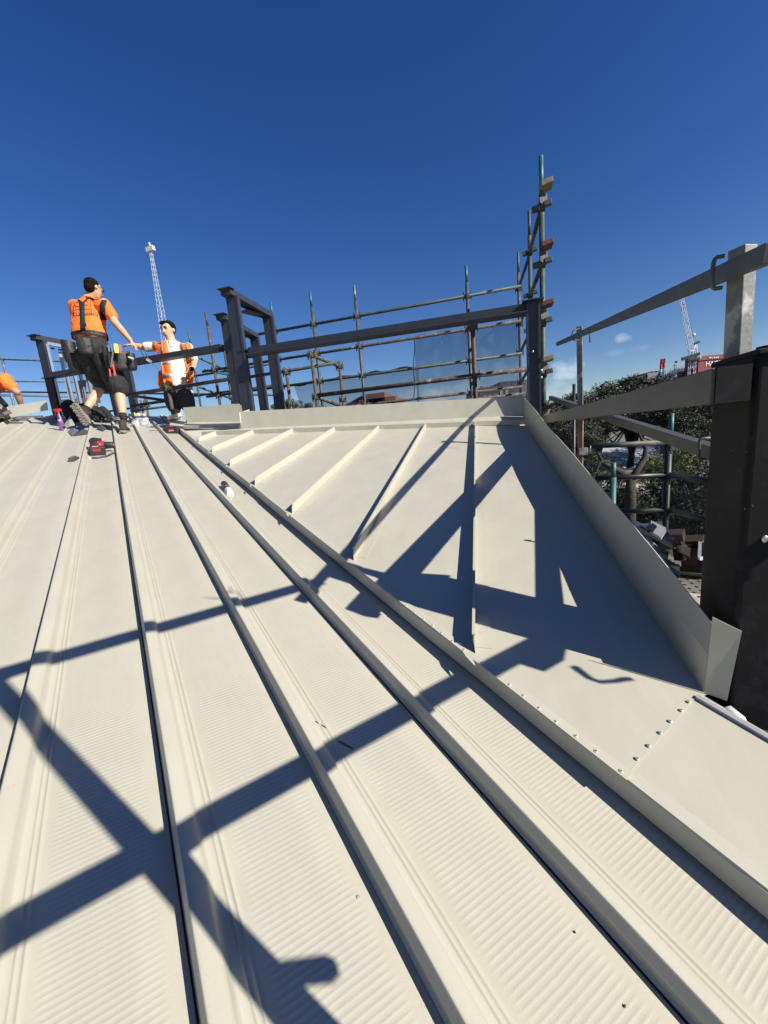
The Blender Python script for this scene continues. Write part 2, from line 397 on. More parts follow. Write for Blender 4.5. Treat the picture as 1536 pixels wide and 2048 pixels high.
# valley flashing: turned down face and lip
fa, fb = val(-1.3), val(tR)
fl = MB()
side = c
N = 40
prev = None
for i in range(N + 1):
    t = -1.3 + (tR + 1.3) * i / N
    wv = .0015 * math.sin(t * 5.1) + .001 * math.sin(t * 13)
    p = pV + r * t
    q = [p + c * .032 + nR * .0022, p + c * .002 + nR * .0026, p + c * (-.001 + wv) - nM * .002, p + c * (-.0005 + wv * 1.5) - nM * (VZ - .017 * H + .003), p + c * (.006 + wv) - nM * (VZ - .013 * H + .003)]
    vs_ = [fl.bm.verts.new(a) for a in q]
    if prev:
        for j in range(4): fl.bm.faces.new((prev[j], prev[j + 1], vs_[j + 1], vs_[j]))
    prev = vs_
o = fl.build('valley_flashing', m_cream, house, recalc=False)
sm = o.modifiers.new('t', 'SOLIDIFY'); sm.thickness = .0014; sm.offset = 0
# raised edge of the lapped flashing at the near end + notch
MB().prof(val(t_se - .005, .0035), val(2.4, .0035), [(-.003, 0), (.020, 0), (.020, .0022), (-.003, .0022)], nR, True, c).build('lapped_edge', m_cream, house)
# torn lips on the valley where each seam ends
for k in range(0, 7):
    y0 = valley_y(k)
    if y0 > 4: continue
    p = inR(seam_x(k, y0), y0)
    MB().poly([p + nR * .004 - c * .004, p + nR * .004 - c * .02 - r * .03 , p + nR * .006 - c * .012 + r * .02, p + nR * .004 + r * .05], .0015).build('bent_tab', m_cream, house)
# riser, ledge, parapet
RH = .045
xl = -3.62; xr = cheek_x(4.1) + .0
lp = [inR(x, ledge_y(x)) for x in (xl + .25, xr)]
MB().prof(lp[0] + UP * 0, lp[1] + UP * 0, [(0, 0), (.004, 0), (.004, RH + .001), (0, RH + .001)], UP).build('riser_flashing', m_cream, house, bevel=.0008)
pb1 = Rp(1030, 831, RH); pb0 = Rp(484, 857, RH)
def par_y(x): t = (x - pb0.x) / (pb1.x - pb0.x); return pb0.y + t * (pb1.y - pb0.y)
def pr(x, up=0., dy=0.): y = par_y(x) + dy; return inR(x, y, 0) + UP * (RH + up)
MB().poly([inR(lp[0].x, ledge_y(lp[0].x)) + UP * RH, inR(xr, ledge_y(xr)) + UP * RH, pr(xr), pr(pb0.x)], .002).build('ledge_flashing', m_cream, house)
PH = .185
pf = MB(); xr2 = xr + .03; pts = [pr(pb0.x), pr(xr2), pr(xr2, PH, .03), pr(pb0.x - .02, PH + .005, .03)]
pf.poly(pts, .0015)
pf.poly([pts[3], pts[2], pts[2] + V((0, .22, .01)), pts[3] + V((0, .22, .01))], .0015)
pf.build('parapet_flashing', m_cream, house)
MB().poly([pr(pb0.x - .01, PH, .0), pr(pb0.x - .01, PH, .26), pr(pb0.x - .01, -.4, .26), pr(pb0.x - .01, -.4, .0)], .002).build('parapet_end', m_cream, house)
# second, lower parapet further left and the loose trim in front of it
l0, l1 = atY(366, 815, 4.95), atY(484, 807, 4.95)
k0, k1 = atY(374, 845, 4.9), atY(484, 843, 4.9)
MB().poly([k0, k1, l1, l0], .002).build('parapet_flashing', m_cream, house)
MB().poly([l0, l1, l1 + V((0, .2, .01)), l0 + V((0, .2, .01))], .002).build('parapet_cap', m_cream, house)
k2, k3 = atY(366, 852, 4.55), atY(484, 850, 4.5)
MB().poly([k2, k3, k1 + V((0, 0, .0)), k0], .002).build('ledge_flashing', m_cream, house)
MB().poly([k2 - UP * .05, k3 - UP * .05, k3 - V((0, 0, .003)), k2 - V((0, 0, .003))], .002).build('riser_flashing', m_cream, house)
fp = [atY(346, 858, 4.45), atY(486, 853, 4.5), k3 - UP * .05, k2 - UP * .05]
MB().poly([fp[0], fp[1], fp[2], fp[3]], .002).build('roof_panel', m_cream, house)
MB().poly([atY(338, 850, 4.6), atY(367, 853, 4.55), atY(372, 838, 4.93), atY(350, 834, 5.0)], .01).build('roof_panel', m_cream, house)
# short raised capping piece at the head of the valley
for (ua, va, ub, vb, w_, h_) in ((336, 836, 362, 829, .10, .05), (352, 851, 368, 846, .05, .03)):
    a = atY(ua, va, 4.75); b = atY(ub, vb, 4.9); MB().beam(a, b, w_, h_).build('end_cap', m_cream, house, bevel=.002)
# cheek wall on the right
ct = MB(); n_ = 20; prev = None
ctop = []
yend = cb1.y + .22
for i in range(n_ + 1):
    y = cb0.y + (yend - cb0.y) * i / n_
    b_ = inR(cheek_x(y), y); hgt = .172 + .062 * min(1, i / n_ * 1.3)
    t_ = b_ + V((.010 + .006 * math.sin(i / n_ * 7), 0, hgt + .003 * math.sin(i * .9))); ctop.append(t_)
    mid = b_.lerp(t_, .55) + V((-.003 * math.sin(i * .5), 0, 0))
    row = [ct.bm.verts.new(b_ - V((.0, 0, .004))), ct.bm.verts.new(mid), ct.bm.verts.new(t_), ct.bm.verts.new(t_ + V((.0025, 0, -.002))), ct.bm.verts.new(t_ + V((.004, 0, -.05)))]
    if prev:
        for j in range(4): f = ct.bm.faces.new((prev[j], row[j], row[j + 1], prev[j + 1])); f.smooth = j < 1
    prev = row
o = ct.build('cheek_flashing', m_cream, house, recalc=False)
so = o.modifiers.new('t', 'SOLIDIFY'); so.thickness = .002; so.offset = 0
tb0 = cb0 + V((0.001, -.002, -.002))
yq = cb0.y - .004; yr = cb0.y - .016
MB().poly([atY(1409, 1386, yq), atY(1454, 1402, yr), atY(1484, 1263, yr), atY(1425, 1234, yq)], .002).build('cheek_end_flashing', m_cream, house)
# grey gutter edge + white conduit patch beside the near sheet
gd = edge_dir
gpn = nR.cross(gd).normalized() * (1 if nR.cross(gd).y > 0 else -1)
MB().beam(s1 + gpn * .013 + nR * .001, s1 + gd * 1.3 + gpn * .013 + nR * .001, .011, .010, nR).build('gutter_edge', mat('grey gutter steel', (.35, .36, .38), rough=.4, metal=.3), house)
m_dark = mat('gap shade and offcut black', (.01, .01, .012), rough=.9)
MB().poly([s1 + V((.0, .02, -.06)), s1 + gd * 1.3 + V((0, .02, -.06)), s1 + gd * 1.3 + V((.4, .3, -.06)), s1 + V((.3, .4, -.06))], .01).build('gutter_gap_shade', m_dark, house)  # near-black sheet stands for the shade in the gap behind the gutter edge
# rivets: along the valley and along the lap seam
m_riv = mat('painted rivet', (.50, .46, .36), rough=.35, var=.1)
m_rivc = mat('rivet mandrel', (.05, .05, .05), rough=.5)
riv_proto = None
def rivet(p, n):
    global riv_proto
    fr = Matrix.Translation(p) @ n.to_track_quat('Z', 'Y').to_matrix().to_4x4()
    if riv_proto is None:
        s = MB(); s.ball(p, .0042, .0042, .0013, *[fr.to_3x3().col[i] for i in range(3)], seg=12)
        o = s.build('rivet', m_riv, house, frame=fr)
        q = MB(); q.tube(p + n * .0010, p + n * .0017, .0016, seg=8); i_ = q.build('rivet_pin', m_rivc, o, frame=fr)
        riv_proto = (o, i_); return
    o = riv_proto[0].copy(); sc.collection.objects.link(o); o.parent = house; o.matrix_parent_inverse = Matrix.Identity(4); o.matrix_local = PW[house.name].inverted() @ fr
    i_ = riv_proto[1].copy(); sc.collection.objects.link(i_); i_.parent = o; i_.matrix_local = riv_proto[1].matrix_local
for (u, v) in ((1242, 1542), (1192, 1502), (1152, 1472), (1112, 1443), (1078, 1416), (1047, 1391), (1019, 1369), (992, 1349), (964, 1326), (928, 1299), (904, 1282), (883, 1266), (865, 1251), (847, 1238), (829, 1225), (812, 1212), (795, 1200)):
    rivet(Rp(u, v, .0060), nR)
for (u, v) in ((1275, 1517), (1298, 1491), (1321, 1465), (1341, 1442), (1363, 1420), (1378, 1403)): rivet(Rp(u, v, .003), nR)
for i in range(26):
    p = val(2.35 + i * .115, .003) + c * .02; rivet(p, nR)
# walls of the house below
m_wall = mat('grey rendered wall', (.30, .29, .27), rough=.9, bump=.002)
pts = [main(C0 - PITCH * 12, -.3, -.3), main(.7, -.3, -.3), V((.5, .2, -1.2)), V((.55, 4.4, -1.2)), main(.6, R_END - 1, -.3), main(C0 - PITCH * 12, R_END - 1, -.3)]
wl = MB(); GZ = -10.5
for a, b in zip(pts, pts[1:] + pts[:1]):
    wl.poly([a, b, V((b.x, b.y, GZ)), V((a.x, a.y, GZ))])
wl.build('wall', m_wall, house)
# ================================================================== dark steel frames
m_bolt = mat('zinc bolt', (.6, .6, .58), rough=.35, metal=.6)
W_, D_ = .18, .075
def post_ch(a, b, facing, parent, name='post', w=W_, d=D_):
    """channel post, web facing `facing`"""
    s = MB(); up = (b - a).normalized(); side = up.cross(facing).normalized()
    t = .008
    pts = [(-w/2, 0), (w/2, 0), (w/2, -d), (w/2 - t, -d), (w/2 - t, -t), (-w/2 + t, -t), (-w/2 + t, -d), (-w/2, -d)]
    s.prof(a, b, pts, facing.normalized(), True, side)
    return s.build(name, m_steel, parent, bevel=.002)
ZB = 1.135
# --- frame at the right: far post, long level beam (to the left), flat beam running towards the camera, near post
fr1 = thing('roof_frame', 'dark steel frame around the flat seamed roof, its near post filling the right edge', 'steel frame', V((.4, 4.3, 0)))
pA = atY(1069, 835, 4.27); xA = pA.x
post_ch(V((xA, 4.27, -.25)), V((xA, 4.27, ZB + .015)), V((0, -1, 0)), fr1, 'post', .115, .11)
MB().box(V((xA - .0, 4.33, ZB + .02)), (.19, .22, .012)).build('cap_plate', m_steel, fr1, bevel=.002)
MB().prof(V((xA + .052, 4.265, -.2)), V((xA + .052, 4.265, ZB)), [(0, 0), (.012, 0), (.012, .02), (0, .02)], V((0, -1, 0)), True, V((1, 0, 0))).build('post_edge', m_steel, fr1)
# long beam along X: dark web to the camera, flange beneath
xb0 = atY(497, 700, 4.32).x; zb = atY(497, 695, 4.32).z
zb1 = atY(1052, 607, 4.32).z
bb = MB()
a, b = V((xb0, 4.36, zb - .045)), V((xA + .02, 4.36, zb1 - .045))
bb.prof(a, b, [(-.05, .045), (.05, .045), (.05, -.045), (.042, -.045), (.042, .037), (-.042, .037), (-.042, -.045), (-.05, -.045)])
bb.build('cross_beam', m_steel, fr1, bevel=.002)
MB().prof(V((xb0, 4.30, zb - .10)), V((xA - .05, 4.30, zb1 - .10)), [(-.09, .012), (.09, .012), (.09, 0), (-.09, 0)]).build('beam_flange', m_steel, fr1)
cb = MB(); pr0 = V((xb0 - .02, 4.36, zb - .06)); cb.box(pr0, (.10, .012, .10)); cb.box(pr0 + V((-.04, 0, .04)), (.14, .10, .012)); cb.build('cleat', m_steel, fr1)
for dx in (.0, .035): MB().tube(pr0 + V((dx - .01, -.02, .0)), pr0 + V((dx - .01, .0, .0)), .010, seg=6).build('bolt', m_bolt, fr1)
# flat channel beam running to the near post
XB0, XB1 = .30, .48
ya, yb = .965, 4.22
BX0, BX1, BZ0, BZ1 = .412, .472, .012, .080
bm2 = MB()
bm2.prof(V((0, ya, 0)), V((0, yb, 0)), [(BX0, BZ0), (BX1, BZ0), (BX1, BZ0 + .008), (BX0 + .008, BZ0 + .008), (BX0 + .008, BZ1 - .008), (BX1, BZ1 - .008), (BX1, BZ1), (BX0, BZ1)])
bm2.build('side_beam', mat('dull dark beam', (.055, .053, .050), rough=.5, var=.25, scale=6, bump=.0006, bscale=70), fr1, bevel=.002)
MB().box(V(((BX0 + BX1) / 2 + .006, ya + .012, .046)), (.058, .03, .069)).build('beam_recess_shade', m_black, fr1)  # black box added for the shade of the recess at the beam end
# near post: wide dark channel face
NPX = .5; npw = .21; npd = .165; NPY = 1.0
s = MB(); t = .012
z_top = .098
prof_np = [(0, 0), (npw, 0), (npw, npd), (0, npd)]
rr_ = .012
rp = []
for (cx_, cy_, a0) in ((rr_, rr_, 180), (npw - rr_, rr_, 270), (npw - rr_, npd - rr_, 0), (rr_, npd - rr_, 90)):
    for q in range(5):
        an = rad(a0 + q * 22.5); rp.append((cx_ + rr_ * math.cos(an), cy_ + rr_ * math.sin(an)))
s.prof(V((NPX, NPY, -3.0)), V((NPX, NPY, z_top)), rp, V((0, 1, 0)), True, V((1, 0, 0)))
s.build('near_post', m_black, fr1)
tp = MB(); tp.box(V((NPX + npw / 2 + .004, NPY + npd / 2, z_top + .006)), (npw + .012, npd + .02, .012)); tp.build('top_plate', m_black, fr1, bevel=.003)
for (dx, dy) in ((.035, .035), (.16, .035), (.10, .10)):
    b_ = V((NPX + dx, NPY + dy, z_top + .012)); MB().tube(b_, b_ + UP * .008, .018, seg=6).build('bolt', m_black, fr1, bevel=.001)
MB().ball(atY(1530, 1078, .999), .006, .003, .008).build('weld_splash', m_bolt, fr1)
q = MB(); rng = random.Random(5)
for i in range(11):
    u, v = rng.choice([(1465, 880), (1500, 900), (1475, 950), (1440, 870), (1490, 1010)]); u += rng.gauss(0, 14); v += rng.gauss(0, 9)
    if u < 1426: continue
    p_ = atX(u, v, .4995); q.box(p_, (rng.uniform(.001, .006), rng.uniform(.0006, .002), .001), V((0, 1, rng.uniform(-.6, .6))), V((0, 0, 1)))
q.build('paint_chips', m_galvd, fr1)
for (px_, zz) in ((1207, 703), (1262, 905)): pass
for (u, v) in ((1066, 703), (1083, 741), (1083, 755)): MB().ball(atY(u, v, 4.262), .009, .006, .011).build('bolt', m_bolt, fr1)
# conduit / white pipe scrap at the foot of the post
ps = MB(); pts = [atY(1442, 1428, .965), atY(1460, 1424, .965), atY(1478, 1440, .95), atY(1492, 1464, .93), atY(1502, 1482, .915)]
ps.path(pts, [.012, .014, .014, .010, .004], 10)
tag(ps.build('plastic_scrap', mat('white plastic scrap', (.6, .63, .58), rough=.35), None), 'white crumpled plastic scrap lying at the foot of the dark near post', 'scrap')

# --- portal frames of channels: four posts, two top beams
def portal(x0, y0, x1, y1, ztop, zbot, label, wpost=.17, beam=True, lower=None):
    t_ = thing('steel_portal', label, 'steel frame', V((x0, y0, zbot)), 'dark steel portal frames on the roof')
    for (x, y) in ((x0, y0), (x1, y1)):
        post_ch(V((x, y, zbot)), V((x, y, ztop - .06)), V((0, -1, 0)), t_, 'post', wpost, .09)
        MB().box(V((x + wpost / 2 + .016, y + .02, (zbot + ztop - .06) / 2)), (.032, .05, ztop - .06 - zbot)).build('post_flange', m_steel, t_)
    if beam:
        MB().beam(V((x0, y0 - .07, ztop - .026)), V((x1, y1 + .07, ztop - .026)), wpost + .01, .07).build('top_beam', m_steel, t_, bevel=.002)
        MB().beam(V((x0 - wpost / 2 + .02, y0, ztop - .069)), V((x1 - wpost / 2 + .02, y1, ztop - .069)), .02, .016).build('beam_lip', m_steel, t_)
        MB().box(V((x0, y0 - .06, ztop + .004)), (wpost + .05, .09, .01)).build('cap_plate', m_steel, t_)
    return t_
ZP = atY(455, 583, 4.32).z
xp = atY(461, 600, 4.32).x
b2 = atZ(532, 628, ZP - .02)
p1 = portal(xp, 4.32, b2.x, b2.y, ZP, .05, 'tall dark steel portal frame in the middle of the roof line', .125)
# inner plate and short second frame behind it (lower)
b3 = atY(447, 632, 4.95); b4 = atZ(505, 668, b3.z)
p2 = portal(b3.x, 4.95, b4.x, b4.y, b3.z, .1, 'lower dark steel portal frame standing just behind the tall one', .12)
MB().beam(atY(487, 622, 4.7), atY(530, 633, 5.2), .12, .02).build('stiffener', m_galvd, p2)
zl = atY(445, 695, 4.97)
lb = MB(); zr = atY(96, 752, 4.97)
lb.prof(zr, zl, [(-.045, .04), (.045, .04), (.045, -.04), (-.045, -.04)])
o = lb.build('cross_beam', m_steel, p2, bevel=.003)
MB().prof(zr - UP * .048 + V((0, -.05, 0)), zl - UP * .048 + V((0, -.05, 0)), [(-.07, .006), (.07, .006), (.07, -.006), (-.07, -.006)]).build('beam_flange', m_steel, p2)
b5 = atY(79, 690, 4.95); ZL = atY(72, 674, 4.95).z; b6 = b5 + V((.1, 1.3, 0))
p3 = portal(b5.x, 4.95, b5.x + .05, 6.4, ZL, b5.z - 1.1, 'dark steel portal frame at the left, fitted with shiny galvanised studs', .14)
# galvanised stud frame inside the left portal
sf = thing('stud_frame', 'shiny galvanised steel stud frame standing inside the left dark portal', 'stud frame', b5 + V((.3, .3, -1)))
zs = ZL - .12
xs = b5.x
studs = [(95, 5.0), (121, 5.5), (137, 5.5), (150, 6.0), (163, 6.0), (172, 6.4)]
for (u, y) in studs:
    tp_ = atY(u, 690, y); bt = V((tp_.x, y, .62)); tp_.z = zs + .0
    MB().channel(bt, V((tp_.x, y, zs)), .05 if u not in (121,) else .09, .04, .003, V((0, -1, 0)), V((1, 0, 0))).build('stud', m_bright, sf)
MB().channel(atY(93, 690, 5.0), atY(93, 690, 5.0) + V((.03, 1.35, 0)), .06, .05, .003).build('top_track', m_bright, sf)
tr = MB(); q0 = atY(94, 690, 5.0)
for i in range(9):
    p_ = q0 + V((-.035, .1 + i * .12, -.03)); tr.box(p_, (.004, .06, .03))
tr.build('track_slots', m_steel, sf)
MB().beam(atY(120, 708, 5.6), atY(172, 700, 6.2), .03, .07).build('rail', m_steel, sf)
MB().beam(atY(118, 806, 5.4), atY(200, 800, 5.9), .05, .1).build('bottom_track', m_steel, sf)
MB().poly([atY(152, 762, 6.0), atY(172, 760, 6.0), atY(173, 800, 6.0), atY(154, 803, 6.0)], .01).build('panel', mat('mauve board', (.22, .17, .2), rough=.7), sf)
MB().beam(atY(215, 735, 5.4), atY(237, 832, 5.4), .08, .09, V((0, 1, 0))).build('dark_stud', m_steel, sf)

# ================================================================== guard rails (galvanised)
GRP = 'galvanised edge protection parts'
gr = thing('guard_rail', 'galvanised guard rail sloping up to the right edge on two clamped posts', 'guard rail', V((.45, 2, 0)))
ra, rb = atX(1115, 688, .60), atX(1536, 508, .46)
dr = (ra - rb).normalized(); rb = rb - dr * .012
MB().prof(rb, ra, [(-.012, -.0165), (.012, -.0165), (.012, .0165), (-.012, .0165)]).build('top_rail', m_galvd, gr, bevel=.0015)
MB().prof(ra - dr * .0005, ra + dr * .002, [(-.012, -.0165), (.012, -.0165), (.012, .0165), (-.012, .0165)]).build('rail_end', m_wood, gr)
# near galvanised post (behind the rail), stands on the dark post
g0 = atY(1478, 740, 1.10); gt = atY(1492, 488, 1.10)
gx = g0.x
gp = MB(); sq = .030
def sqtube(s, a, b, w1, w2=None, rot=0.):
    w2 = w2 or w1
    s.prof(a, b, [(-w1/2, -w2/2), (w1/2, -w2/2), (w1/2, w2/2), (-w1/2, w2/2)], V((math.sin(rot), math.cos(rot), 0)), True, V((math.cos(rot), -math.sin(rot), 0)))
    return s
sqtube(gp, V((g0.x + .004, 1.12, .10)), V((gt.x + .004, 1.12, gt.z)), .035, .035, -.5)
gp.build('near_post', m_galv, gr, bevel=.002)
# rod loops that hold the rail
def loop(parent, cen, w_, h_, rad_, fwd):
    pts = []; r0 = min(w_, h_) * .35
    up = UP
    cs = [(0, h_/2), (-w_ + r0, h_/2)] + [(-w_ + r0 - r0 * math.sin(a), h_/2 - r0 + r0 * math.cos(a)) for a in [rad(x) for x in (30, 60, 90)]] + \
         [(-w_ + r0 - r0 * math.cos(a), -h_/2 + r0 - r0 * math.sin(a)) for a in [rad(x) for x in (0, 30, 60, 90)]] + [(0, -h_/2)]
    for (x, z) in cs: pts.append(cen + V((fwd.x * x, fwd.y * x, z)))
    MB().path(pts, rad_, 8).build('rod_loop', m_galvd, parent)
q_ = atX(1466, 530, .442)
loop(gr, q_ + V((.0, .035, .0)), .05, .058, .004, V((.35, -.0, 0)))
pts = [atY(1466, 506, 1.075), atY(1450, 510, 1.06), atY(1438, 520, 1.05), atY(1436, 540, 1.04), atY(1438, 556, 1.04), atY(1446, 565, 1.05), atY(1466, 563, 1.075)]
# far post with lower rusty half and box clamp
fy = atX(1160, 668, .575).y + .03
pf_ = [atY(1159, 653, fy), atY(1161, 842, fy), atY(1160, 962, fy)]
s = MB(); sqtube(s, pf_[1], V((pf_[0].x, fy, pf_[0].z)), .036, .036, .3); s.build('far_post', m_galv, gr, bevel=.002)
s = MB(); sqtube(s, V((pf_[2].x, fy, -1.4)), pf_[1], .036, .036, .3); s.build('rusty_post', mat('rust brown post', (.23, .09, .045), rough=.8, var=.3, scale=30, col2=(.28, .2, .15), cscale=14), gr, bevel=.002)
cl = atY(1165, 903, fy - .01); MB().box(cl, (.062, .06, .055)).build('clamp_box', m_galv, gr, bevel=.004)
MB().path([atY(1150, 896, fy), atY(1146, 896, fy), atY(1145, 908, fy), atY(1150, 912, fy)], .004, 8).build('clamp_hook', m_galv, gr)
MB().path([cl + V((.03, 0, -.01)), cl + V((.05, 0, -.008)), cl + V((.052, 0, .04))], .005, 8).build('clamp_handle', m_galv, gr)
MB().path([atY(1160, 657, fy - .02), atY(1146, 661, fy - .04), atY(1144, 668, fy - .04), atY(1144, 676, fy - .04), atY(1148, 681, fy - .03), atY(1160, 680, fy - .02)], .004, 8).build('rod_loop', m_galvd, gr)
MB().path([atY(1176, 664, fy - .2), atY(1179, 668, fy - .2), atY(1180, 685, fy - .2)], .004, 8).build('rod_hook', m_galvd, gr)
# lower guard rail further out, slanting down towards the camera
lr = thing('lower_guard_rail', 'galvanised rail slanting down behind the beam and ending at the dark near post', 'guard rail', V((.9, 2, 0)))
a_, b_ = atX(1110, 800, .80), atX(1420, 900, .62)
a_ = V((.597, 5.0, .292)); b_ = V((.704, .98, -.212))
MB().prof(b_, a_, [(-.019, -.022), (.019, -.022), (.019, .022), (-.019, .022)]).build('rail', m_galvd, lr, bevel=.0015)
loop(lr, atY(1419, 897, 1.58), .03, .07, .005, V((1, 0, 0)))
# eave guard rail behind the camera: two level rails along the eave, one post with a clamp handle (it throws the long shadows)
eg = thing('eave_guard_rail', 'galvanised eave guard rail with two level rails behind the viewer', 'guard rail', main(.3, -.4, 0))
rr0 = -.34
def egp(cc, h): return main(cc, rr0) + UP * h
kz = 1.0 / 1.04
_g = -LS.dot(r) / LS.dot(nM) * nM.z + r.z
hA = (1.31 - rr0) / _g; hB = (.598 - rr0) / _g
MB().prof(egp(-2.6, hA), egp(1.36, hA), [(-.012, -.022), (.012, -.022), (.012, .022), (-.012, .022)]).build('top_rail', m_galvd, eg)
MB().prof(egp(-2.6, hB), egp(1.32, hB), [(-.012, -.020), (.012, -.020), (.012, .020), (-.012, .020)]).build('mid_rail', m_galvd, eg)
s = MB(); sqtube(s, egp(.368, -.15) + V((0, -.02, 0)), egp(.395, hA + .09) + V((0, -.02, 0)), .036, .036, rad(40)); s.build('post', m_galvd, eg)

def cast(p): return p + LS * ((rr0 - r.dot(p)) / r.dot(LS))
q0, q1 = cast(M(570, 1948)), cast(M(656, 1937)); hd = (q1 - q0).normalized()
MB().path([q0 - hd * .02, q0, q1, q1 + hd * .010], [.012, .013, .0135, .008], 12).build('clamp_handle', m_galvd, eg)
MB().path([cast(M(408, 1195)), cast(M(438, 1197)), cast(M(455, 1197))], [.002, .0035, .004], 7).build('rod_end', m_galvd, eg)
MB().path([cast(M(*p_)) for p_ in ((450, 1196), (450, 1187), (460, 1182), (472, 1184), (480, 1194), (484, 1212))], .0035, 7).build('rod_loop', m_galvd, eg)
MB().box(egp(.40, hA) + V((0, -.02, 0)), (.06, .055, .045), c, None).build('rail_clamp', m_galvd, eg)
q1 = egp(1.30, hB)
MB().path([cast(Rp(*p_)) for p_ in ((1150, 1335), (1178, 1356), (1200, 1364), (1230, 1362), (1250, 1358), (1264, 1358))], [.009, .007, .006, .0065, .0075, .006], 8).build('rail_hook', m_galvd, eg)
MB().box(q1 - c * .05 - UP * .03, (.07, .05, .07), c, None).build('rail_clamp', m_galvd, eg)
# ================================================================== scaffolding
SG = 'scaffold standards'; LG = 'scaffold ledgers'
def coupler_cup(s, p, rr=.03):
    s.tube(p - UP * .035, p + UP * .035, rr, seg=10)
_cup = {}
def standard(x, y, z0, z1, label, m=None, nodes=(), spigot=.22, rr=.024, dirs=((1, 0), (-1, 0), (0, -1)), topcol=None):
    t = thing('scaffold_standard', label, 'scaffold pole', V((x, y, z0)), SG)
    MB().tube(V((x, y, z0)), V((x, y, z1 - spigot)), rr).build('tube', m or m_tube, t)
    if spigot: MB().tube(V((x, y, z1 - spigot)), V((x, y, z1)), rr * .8).build('spigot', topcol or m_teal, t)
    for z in nodes:
        s = MB()
        for (dx, dy) in dirs:
            p = V((x + dx * (rr + .018), y + dy * (rr + .018), z))
            s.box(p, (.034 if dx else .03, .034 if dy else .03, .055)); s.box(p + V((dx * .012, dy * .012, .0)), (.012, .012, .12))
        s.box(V((x, y, z - .01)), (.062, .062, .05))
        s.build('coupler', m_coup, t, bevel=.003)
    return t
def ledger(a, b, label, m=None, rr=.021, cat='scaffold tube', group=LG, name='scaffold_ledger'):
    o = MB().tube(a, b, rr).build(name, m or m_tube, None); return tag(o, label, cat, group)
YM = 6.15
def X_(u, v, y): return atY(u, v, y).x
zref = [atY(935, v, YM).z for v in (592, 659, 722, 786)]
cols = [(541, 605, 'far scaffold pole with pale teal tip, seen between the legs of the tall portal'), (620, 584, 'far scaffold pole with bright teal tip, right of the portal frame'),
        (708, 571, 'far scaffold pole with grey tip, second right of the portal frame'), (932, 531, 'far scaffold pole with blue tip, midway along the long dark beam')]
tips = [m_teal, m_teal, m_galv, m_teal]
xs_ = []
for (u, v, lab), tc_ in zip(cols, tips):
    p = atY(u, v, YM); xs_.append(p.x); standard(p.x, YM, -1.0, p.z, lab, m_tube, zref, topcol=tc_)
xR = X_(1037, 575, YM)
words = ['highest', 'second highest', 'third', 'lowest']
for i, z in enumerate(zref):
    a = X_(395, 680, YM) if i > 0 else X_(455, 680, YM)
    ledger(V((a, YM, z)), V((xR + .03, YM, z)), f'{words[i]} long scaffold tube of the far row behind the dark beam', m_tube if i % 2 == 0 else m_rust)
# left portion of the far row
pL = atY(411, 625, YM); standard(pL.x, YM, -1.0, pL.z, 'brown scaffold pole just right of the man in the orange vest', m_rust, zref[1:], topcol=m_rust)
pL2 = atY(377, 665, 7.2); standard(pL2.x, 7.2, -1, pL2.z, 'thin scaffold pole rising behind the shoulder of the man in the vest', m_rust, (), topcol=m_teal, rr=.022)
for (a, b, la) in (((396, 715, 6.15), (462, 745, 7.2), 'teal brace going down right from the vest man to the portal, upper'), ((400, 775, 6.15), (470, 800, 7.2), 'teal brace going down right from the vest man to the portal, lower'), ((410, 740, 6.15), (470, 752, 7.2), 'short teal transom beside the brown pole')):
    ledger(atY(a[0], a[1], a[2]), atY(b[0], b[1], b[2]), la, m_teal if 'transom' in la else m_tube, .02)
pL3 = atY(447, 690, 7.2); standard(pL3.x, 7.2, -1, pL3.z, 'scaffold pole seen just left of the portal legs', m_tube, (zref[2] + .1, zref[2] - .5), spigot=0)
for v0 in (744, 785): ledger(V((X_(380, v0, 7.2), 7.2, atY(440, v0, 7.2).z)), V((X_(560, v0, 7.2), 7.2, atY(440, v0, 7.2).z)), 'scaffold tube of the rearmost row left of the portal, %s' % ('upper' if v0 == 744 else 'lower'), m_tube)
# rusty near bay: 622 / 680 pair, 560 short pair, thick ledger
YN = 5.0
n1 = atY(622, 702, YN); standard(n1.x, YN, -1, n1.z, 'rusty near scaffold pole with a paint-speckled face under the long beam', m_rust, (n1.z - .05, atY(627, 795, YN).z), spigot=0)
n2 = atY(678, 722, 5.9); standard(n2.x, 5.9, -1, n2.z, 'red rusty scaffold pole right of the speckled one', m_rust, (n2.z - .08, atY(680, 800, 5.9).z), spigot=0)
ledger(n1 - UP * .05, n2 - UP * .08, 'rusty sloping transom between the two rusty scaffold poles', m_rust, .024)
ledger(atY(636, 795, YN), atY(680, 812, 5.9), 'pale green transom low between the two rusty poles', m_rust, .024)
n3 = atY(572, 737, 5.3); standard(n3.x, 5.3, -1, n3.z, 'short brown scaffold pole with a cup fitting right of the portal', m_rust, (n3.z - .05, atY(585, 806, 5.3).z), spigot=0)
ledger(atY(480, 757, 5.3), atY(672, 726, 5.3), 'dark teal tube running from behind the portal to the red rusty pole', m_tube, .022)
zt = atY(945, 752, YN).z
ledger(V((atY(634, 785, YN).x, YN, zt)), V((X_(1062, 735, YN), YN, zt)), 'thick rust-speckled scaffold tube nearest to the flat roof', m_rust, .027)
n4 = atY(945, 650, YN); standard(n4.x, YN, -.5, n4.z, 'near scaffold pole with rusty shaft under the long beam, before the mesh', m_rust, (n4.z - .02, zt), spigot=0, rr=.027)
zt2 = atY(1000, 793, YN + .3).z
ledger(V((atY(590, 812, YN + .3).x, YN + .3, zt2)), V((X_(1050, 793, YN + .3), YN + .3, zt2)), 'low thin scaffold tube just above the cream parapet', m_rust, .018)
